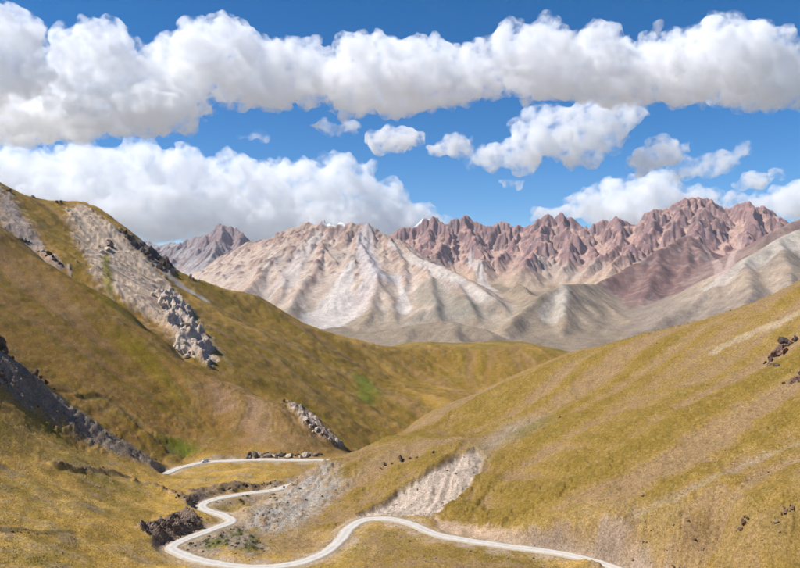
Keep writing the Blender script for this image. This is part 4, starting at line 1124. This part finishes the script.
# ---------------------------------------------------------------- white car on the far road
def car():
    rp = ROAD; k = np.argmin(np.hypot(rp[:, 0] - (201 - 400) / F * 492, rp[:, 1] - 492))
    p_ = rp[k]; d = rp[k + 1] - rp[k - 1]; ang = math.atan2(d[1], d[0])
    root = bpy.data.objects.new('car', None); col.objects.link(root); root.location = (p_[0], p_[1], p_[2] + .12); root.rotation_euler[2] = ang
    tag(root, 'white car driving on the far road at its left end', 'car')
    mw, t, b = nodes_of('white_car_paint'); b.inputs['Base Color'].default_value = (.8, .8, .79, 1); b.inputs['Roughness'].default_value = .25; b.inputs['Specular IOR Level'].default_value = .5
    mg, t, b = nodes_of('car_glass'); b.inputs['Base Color'].default_value = (.03, .04, .05, 1); b.inputs['Roughness'].default_value = .08; b.inputs['Specular IOR Level'].default_value = .6
    mt, t, b = nodes_of('tyre_rubber'); b.inputs['Base Color'].default_value = (.02, .02, .02, 1)
    ml, t, b = nodes_of('lamp_lens'); b.inputs['Base Color'].default_value = (.7, .7, .66, 1); b.inputs['Roughness'].default_value = .15
    mr, t, b = nodes_of('red_lens'); b.inputs['Base Color'].default_value = (.4, .02, .02, 1); b.inputs['Roughness'].default_value = .2
    def prism(name, prof, w0, w1, mat, parent):
        """side profile (x,z,w) extruded over the width"""
        V, Fq = [], []
        n = len(prof)
        for s in (-1, 1):
            for (x, z, w) in prof: V.append((x, s * w / 2, z))
        Fq = [tuple(range(n - 1, -1, -1)), tuple(range(n, 2 * n))] + [(i, (i + 1) % n, n + (i + 1) % n, n + i) for i in range(n)]
        o = link_mesh(name, V, Fq, mat, parent, smooth=False)
        bv = o.modifiers.new('b', 'BEVEL'); bv.width = .06; bv.segments = 2
        return o
    W_ = 1.85
    prism('body', [(-2.3, .45, 1.7), (-2.35, .8, W_), (-2.25, 1.08, W_), (.95, 1.08, W_), (2.1, .98, 1.75), (2.32, .75, 1.7), (2.3, .42, 1.65), (1.9, .35, W_), (-1.9, .35, W_)], 0, 0, mw, root)
    cab = prism('cabin', [(-2.2, 1.06, 1.7), (-2.05, 1.72, 1.42), (.2, 1.76, 1.42), (1.0, 1.06, 1.68)], 0, 0, mw, root)
    def pane(V): link_mesh('window', V, [(0, 1, 2, 3)], mg, cab, smooth=False)
    for s in (-1, 1):
        for x0, x1, x2, x3 in ((-1.95, -1.0, -1.0, -1.9), (-.9, .0, .0, -.9), (.05, .78, .2, .05)):
            pane([(x0, s * .868, 1.14), (x1, s * .862, 1.14), (x2, s * .745, 1.64), (x3, s * .745, 1.64)])
    pane([(.97, -.72, 1.13), (.97, .72, 1.13), (.30, .64, 1.70), (.30, -.64, 1.70)]); pane([(-2.215, -.7, 1.15), (-2.215, .7, 1.15), (-2.09, .62, 1.66), (-2.09, -.62, 1.66)])
    bm = bmesh.new(); bmesh.ops.create_cone(bm, segments=20, radius1=.37, radius2=.37, depth=.24, cap_ends=True); wme = bpy.data.meshes.new('wheel'); bm.to_mesh(wme); bm.free(); wme.materials.append(mt)
    bm = bmesh.new(); bmesh.ops.create_cone(bm, segments=16, radius1=.21, radius2=.18, depth=.26, cap_ends=True); rme = bpy.data.meshes.new('rim'); bm.to_mesh(rme); bm.free(); rme.materials.append(ml)
    for x in (-1.4, 1.4):
        for s in (-1, 1):
            o = bpy.data.objects.new('wheel', wme); col.objects.link(o); o.parent = root; o.location = (x, s * .84, .37); o.rotation_euler[0] = math.pi / 2
            q = bpy.data.objects.new('rim', rme); col.objects.link(q); q.parent = o
    for s in (-1, 1):
        for nm, x, mat in (('headlight', 2.28, ml), ('tail_light', -2.34, mr)):
            link_mesh(nm, [(x + dx, s * .66 + dy, .82 + dz_) for dx in (-.03, .05) for dy in (-.16, .16) for dz_ in (-.08, .08)] if x > 0 else [(x + dx, s * .66 + dy, .86 + dz_) for dx in (-.05, .03) for dy in (-.16, .16) for dz_ in (-.08, .08)],
                      [(0, 1, 3, 2), (4, 6, 7, 5), (0, 4, 5, 1), (2, 3, 7, 6), (0, 2, 6, 4), (1, 5, 7, 3)], mat, root, smooth=False)
car()

# ================================================================ CLOUDS : real bodies of scattering droplets, all on one base level
def _hash3(ix, iy, iz, seed):
    h = (ix * 374761393 + iy * 668265263 + iz * 2147483647 + seed * 1442695041) & 0xffffffff
    h = ((h ^ (h >> 13)) * 1274126177) & 0xffffffff
    h = ((h ^ (h >> 15)) * 2246822519) & 0xffffffff
    return ((h ^ (h >> 16)) & 0xffff) / 65535.0
def worley3(p, seed):
    i0 = np.floor(p).astype(np.int64); f = p - i0; best = np.full(len(p), 9.0)
    for dx in (-1, 0, 1):
        for dy in (-1, 0, 1):
            for dz_ in (-1, 0, 1):
                a = i0 + (dx, dy, dz_)
                o = np.stack([_hash3(a[:, 0], a[:, 1], a[:, 2], seed + k) for k in range(3)], 1) + (dx, dy, dz_) - f
                np.minimum(best, (o * o).sum(1), out=best)
    return np.sqrt(best)

def _ico(sub):
    bm = bmesh.new(); bmesh.ops.create_icosphere(bm, subdivisions=sub, radius=1.0)
    v = np.array([x.co[:] for x in bm.verts]); f = np.array([[q.index for q in p.verts] for p in bm.faces]); bm.free(); return v, f
ICO2 = _ico(2)

def cloud_material(mfp):
    m = bpy.data.materials.new('cloud_droplets'); m.use_nodes = True; t = m.node_tree; t.nodes.clear()
    out = t.nodes.new('ShaderNodeOutputMaterial'); s = t.nodes.new('ShaderNodeVolumePrincipled')
    s.inputs['Color'].default_value = (1, 1, 1, 1); s.inputs['Density'].default_value = 1.0 / mfp; s.inputs['Anisotropy'].default_value = 0.0
    pos = t.nodes.new('ShaderNodeNewGeometry').outputs['Position']
    n = t.nodes.new('ShaderNodeTexNoise'); n.inputs['Scale'].default_value = 1.0 / (mfp * 1.0); n.inputs['Detail'].default_value = 5; n.inputs['Roughness'].default_value = .62
    t.links.new(pos, n.inputs['Vector'])
    r = t.nodes.new('ShaderNodeMapRange'); r.inputs[1].default_value = .45; r.inputs[2].default_value = .60; r.inputs[3].default_value = .10 / mfp; r.inputs[4].default_value = 2.0 / mfp
    t.links.new(n.outputs['Fac'], r.inputs[0]); t.links.new(r.outputs[0], s.inputs['Density'])
    t.links.new(s.outputs[0], out.inputs['Volume'])
    m.cycles.volume_step_rate = 0.08
    return m

BASE = 2150.0
def remeshed(V, Fc, vox):
    tmp = big_mesh('cloud_tmp', V, Fc, None)
    md = tmp.modifiers.new('r', 'REMESH'); md.mode = 'VOXEL'; md.voxel_size = vox
    dg = bpy.context.evaluated_depsgraph_get(); ev = tmp.evaluated_get(dg); me = ev.to_mesh()
    nv = len(me.vertices); co = np.empty(nv * 3, np.float32); me.vertices.foreach_get('co', co); co = co.reshape(-1, 3).astype(float)
    no = np.empty(nv * 3, np.float32); me.vertex_normals.foreach_get('vector', no); no = no.reshape(-1, 3).astype(float)
    q = np.empty(len(me.loops), np.int32); me.loops.foreach_get('vertex_index', q); q = q.reshape(-1, 4)
    ev.to_mesh_clear(); old = tmp.data; bpy.data.objects.remove(tmp); bpy.data.meshes.remove(old)
    return co, no, q

def cloud(label, D, blobs, mfp_px=14.5, seed=1, vox=2.15, depth=1.0, veil=1.0, solid=.84, frag=12, puffs=16):
    """blobs: (px, py, rx, ry) lobes of the cloud seen at distance D ; depth = how deep the lobes are compared with their width"""
    rng = random.Random(seed); k = D / F
    core, wisp = [], []
    for (px, py, rx, ry) in blobs:
        dd = rng.uniform(-.35, .35) * rx * k
        x, y, z = P(px, py, D); y += dd
        ax, ay, az = rx * k * solid, max(rx, ry) * k * .8 * depth * solid / .86, ry * k * solid
        core.append(((x, y, z), (ax, ay, az)))
        for i in range(puffs):
            th = rng.uniform(0, 2 * math.pi); ph = math.asin(rng.uniform(-.5, 1))
            d3 = (math.cos(ph) * math.cos(th), math.cos(ph) * math.sin(th), math.sin(ph))
            r = rng.uniform(.18, .42) * min(rx, ry) * k
            c1 = (x + d3[0] * (ax - r * .3), y + d3[1] * (ay - r * .3), z + d3[2] * (az - r * .3))
            core.append((c1, (r * rng.uniform(1, 1.4), r, r * rng.uniform(.75, 1))))
            for j in range(4):
                th2 = rng.uniform(0, 2 * math.pi); ph2 = math.asin(rng.uniform(-.4, 1)); r2 = r * rng.uniform(.22, .5)
                core.append(((c1[0] + math.cos(ph2) * math.cos(th2) * r, c1[1] + math.cos(ph2) * math.sin(th2) * r, c1[2] + math.sin(ph2) * r * .9), (r2, r2, r2)))
        for i in range(frag):
            th = rng.uniform(0, 2 * math.pi); ph = math.asin(rng.uniform(-1, 1)); e = 1 + rng.gauss(0, .10) * veil
            r = rng.uniform(.5, 1.0) * (1.5 + .09 * min(rx, ry)) * k
            wisp.append(((x + math.cos(ph) * math.cos(th) * ax * e, y + math.cos(ph) * math.sin(th) * ay * e, z + math.sin(ph) * az * e), (r * rng.uniform(1.2, 3.2), r * 1.5, r * rng.uniform(.5, .9))))
    def build(balls):
        V = np.vstack([ICO2[0] * np.array(r) + np.array(c_) for c_, r in balls]); n = len(ICO2[0])
        return V, np.vstack([ICO2[1] + n * i for i in range(len(balls))])
    ctr = np.mean([c_ for c_, r in core], 0)
    small = min(1.0, max(bl[3] for bl in blobs) / 16)
    co, no, q = remeshed(*build(core + wisp), vox * k)
    dsp = 0
    for sc, am in ((26, .5), (11, .62), (5.2, .62), (2.8, .5)):
        dsp = dsp + (0.52 - worley3(co / (sc * k), seed + int(sc))) * sc * k * am
    w1 = fbm(co[:, 0] / (34 * k) + co[:, 2] / (50 * k), co[:, 2] / (15 * k) + co[:, 1] / (30 * k), 6, seed + 3, .66)
    dsp = dsp * small + (.6 + 10 * np.clip(w1, -.25, .8)) * k * veil * (.45 + .55 * small)
    co = co + no * dsp[:, None]
    co, no, q = remeshed(co, q, vox * k * .95)          # one clean skin, no folds
    root = big_mesh('cloud', co - ctr, q, cloud_material(mfp_px * k)); root.location = ctr
    tag(root, label, 'cloud', 'cumulus clouds over the mountains')
    return root

CB = lambda yb: (BASE - CAM_Z) * F / (284 - yb)
def lobes(top, bot, n, seed, ry_max=46):
    """fill the band between an upper and a lower outline (photograph pixels) with overlapping lobes"""
    rng = random.Random(seed); tx, ty = zip(*top); bx, by = zip(*bot)
    out = []; x0, x1 = max(tx[0], bx[0]), min(tx[-1], bx[-1])
    for i in range(n):
        x = x0 + (x1 - x0) * (i + rng.uniform(.2, .8)) / n
        a = float(np.interp(x, tx, ty)); b = float(np.interp(x, bx, by)); hgt = max(b - a, 4)
        ry = min(hgt / 2, ry_max) * rng.uniform(.8, 1.0)
        cy = a + ry + (hgt - 2 * ry) * rng.random()
        if i % 2 == 0: cy = a + ry
        rx = max(ry * rng.uniform(1.1, 1.5), (x1 - x0) / n * .9)
        out.append((min(max(x, x0 + rx * .55), x1 - rx * .55), cy, rx, ry))
    return out

cloud('white cumulus filling the top left corner of the sky', CB(112), [(8, 34, 30, 32), (30, 40, 20, 16), (-20, 40, 40, 42), (-30, 80, 60, 28), (14, 72, 40, 30)], seed=2)
cloud('widest white cumulus bank of the upper left with a domed top', CB(128),
      lobes([(52, 60), (68, 30), (82, 22), (105, 24), (128, 44), (150, 48), (168, 40), (190, 22), (205, 14), (220, 22), (250, 35), (285, 38), (316, 40), (330, 58), (338, 72)],
            [(52, 140), (110, 144), (155, 144), (205, 120), (235, 108), (265, 122), (300, 118), (326, 100), (338, 92)], 15, 4, 40) + [(40, 110, 60, 24), (100, 112, 60, 22), (0, 122, 60, 26), (60, 122, 50, 22), (160, 112, 50, 22)], seed=4)
cloud('long white cumulus bank with a level grey base across the upper right', CB(122),
      lobes([(334, 66), (350, 46), (385, 30), (405, 26), (420, 38), (446, 46), (490, 40), (530, 24), (560, 28), (600, 26), (640, 36), (664, 48), (690, 28), (715, 19), (740, 20), (765, 24), (782, 46), (800, 66), (812, 80)],
            [(334, 108), (370, 124), (420, 126), (462, 106), (520, 102), (560, 108), (600, 114), (650, 116), (700, 112), (760, 114), (812, 112)], 22, 6, 48), seed=6)
cloud('small white cloud tail hanging under the bank at the middle of the sky', CB(152), [(382, 140, 16, 11), (400, 141, 20, 11), (415, 138, 13, 9)], seed=8, mfp_px=11)
cloud('ragged slanting white cloud below the middle of the long upper bank', CB(172), lobes([(470, 158), (505, 140), (530, 122), (560, 112), (600, 108), (632, 112)], [(470, 172), (505, 172), (540, 176), (575, 172), (610, 150), (632, 128)], 11, 10, 24) + [(600, 114, 36, 16), (560, 120, 36, 16), (628, 112, 26, 12)], seed=10, mfp_px=16)
cloud('huge low white cloud bank behind the left hill and pale mountain', CB(226),
      lobes([(-30, 146), (0, 140), (60, 146), (110, 142), (160, 148), (195, 144), (225, 154), (270, 156), (310, 154), (340, 152), (362, 166), (380, 184), (400, 202), (420, 206)],
            [(-30, 250), (420, 252)], 22, 12, 36) + [(60, 205, 90, 34), (160, 212, 90, 34), (260, 218, 90, 32), (340, 220, 70, 28), (410, 232, 40, 16), (-10, 190, 60, 40)], seed=12, mfp_px=16)
cloud('thin white cloud strip to the right of the small hanging tail', CB(157), [(438, 149, 13, 6), (456, 144, 17, 10), (472, 149, 11, 8), (470, 141, 8, 5)], seed=14, mfp_px=14, veil=1.6, solid=.68)
cloud('compact white cumulus puff above the red range, right of the slanting cloud', CB(173), [(640, 162, 15, 11), (655, 156, 22, 16), (672, 152, 16, 13), (682, 148, 8, 8)], seed=16)
cloud('torn thin white cloud just right of the compact puff', CB(178), [(686, 171, 20, 8), (710, 166, 22, 11), (730, 160, 16, 9), (744, 151, 8, 6)], seed=18, mfp_px=19, veil=1.6, solid=.68)
cloud('tiny white cloudlet alone in the blue above the red range', CB(187), [(510, 182, 8, 4), (518, 183, 6, 3.5)], seed=20, mfp_px=16, vox=1.6, veil=1.5, solid=.62)
cloud('faint little white cloud in the blue gap of the upper left', CB(142), [(242, 136, 9, 3.5), (255, 134, 12, 5), (265, 137, 6, 3)], seed=22, mfp_px=22, vox=1.6, veil=1.6, solid=.62)
cloud('faint torn white cloud beside the hanging tail, left of it', CB(137), [(316, 126, 15, 6), (334, 129, 18, 8), (350, 128, 13, 7)], seed=24, mfp_px=19, veil=1.6, solid=.68)
cloud('big white cumulus rising behind the middle of the red range', CB(226),
      lobes([(535, 214), (560, 200), (585, 190), (610, 180), (640, 178), (662, 174), (684, 178)], [(535, 226), (684, 226)], 9, 26, 24) + [(690, 200, 30, 18), (640, 215, 60, 16)], seed=26)
cloud('white cumulus behind the right end of the red range', CB(226), lobes([(722, 200), (745, 192), (775, 190), (800, 184), (840, 180)], [(722, 224), (840, 226)], 8, 28, 20), seed=28)
cloud('small flat white cloud above the right end of the red range', CB(192), [(738, 185, 12, 6), (752, 181, 17, 9), (768, 178, 13, 7), (780, 174, 8, 4)], seed=30, veil=1.6, solid=.68)
cloud('pale cloud low over the saddle between pale mountain and red range', CB(236), [(400, 216, 22, 12), (418, 214, 14, 10), (436, 220, 14, 6)], seed=32, mfp_px=19)
cloud('tiny wisp of cloud above the long upper bank', CB(40), [(655, 31, 4, 5), (660, 26, 3.5, 4)], seed=34, mfp_px=25, vox=1.4, veil=1.5, solid=.62)
print('clouds', round(time.time() - T0, 1))

# ================================================================ HAZE : thin mountain air
bm = bmesh.new(); bmesh.ops.create_cube(bm, size=1.0); me = bpy.data.meshes.new('haze'); bm.to_mesh(me); bm.free()
hz = bpy.data.objects.new('haze', me); col.objects.link(hz)
hz.scale = (80400, 50000, 2030); hz.location = (0, 23300, -701 + 1015)
m = bpy.data.materials.new('thin_air'); m.use_nodes = True; t = m.node_tree; t.nodes.clear()
out = t.nodes.new('ShaderNodeOutputMaterial'); s = t.nodes.new('ShaderNodeVolumePrincipled')
s.inputs['Color'].default_value = (.80, .88, 1.0, 1); s.inputs['Density'].default_value = 1.7e-5; s.inputs['Anisotropy'].default_value = .2
t.links.new(s.outputs[0], out.inputs['Volume']); me.materials.append(m)
tag(hz, 'thin bluish mountain haze over the whole valley', 'haze', kind='stuff')
print('all', round(time.time() - T0, 1))
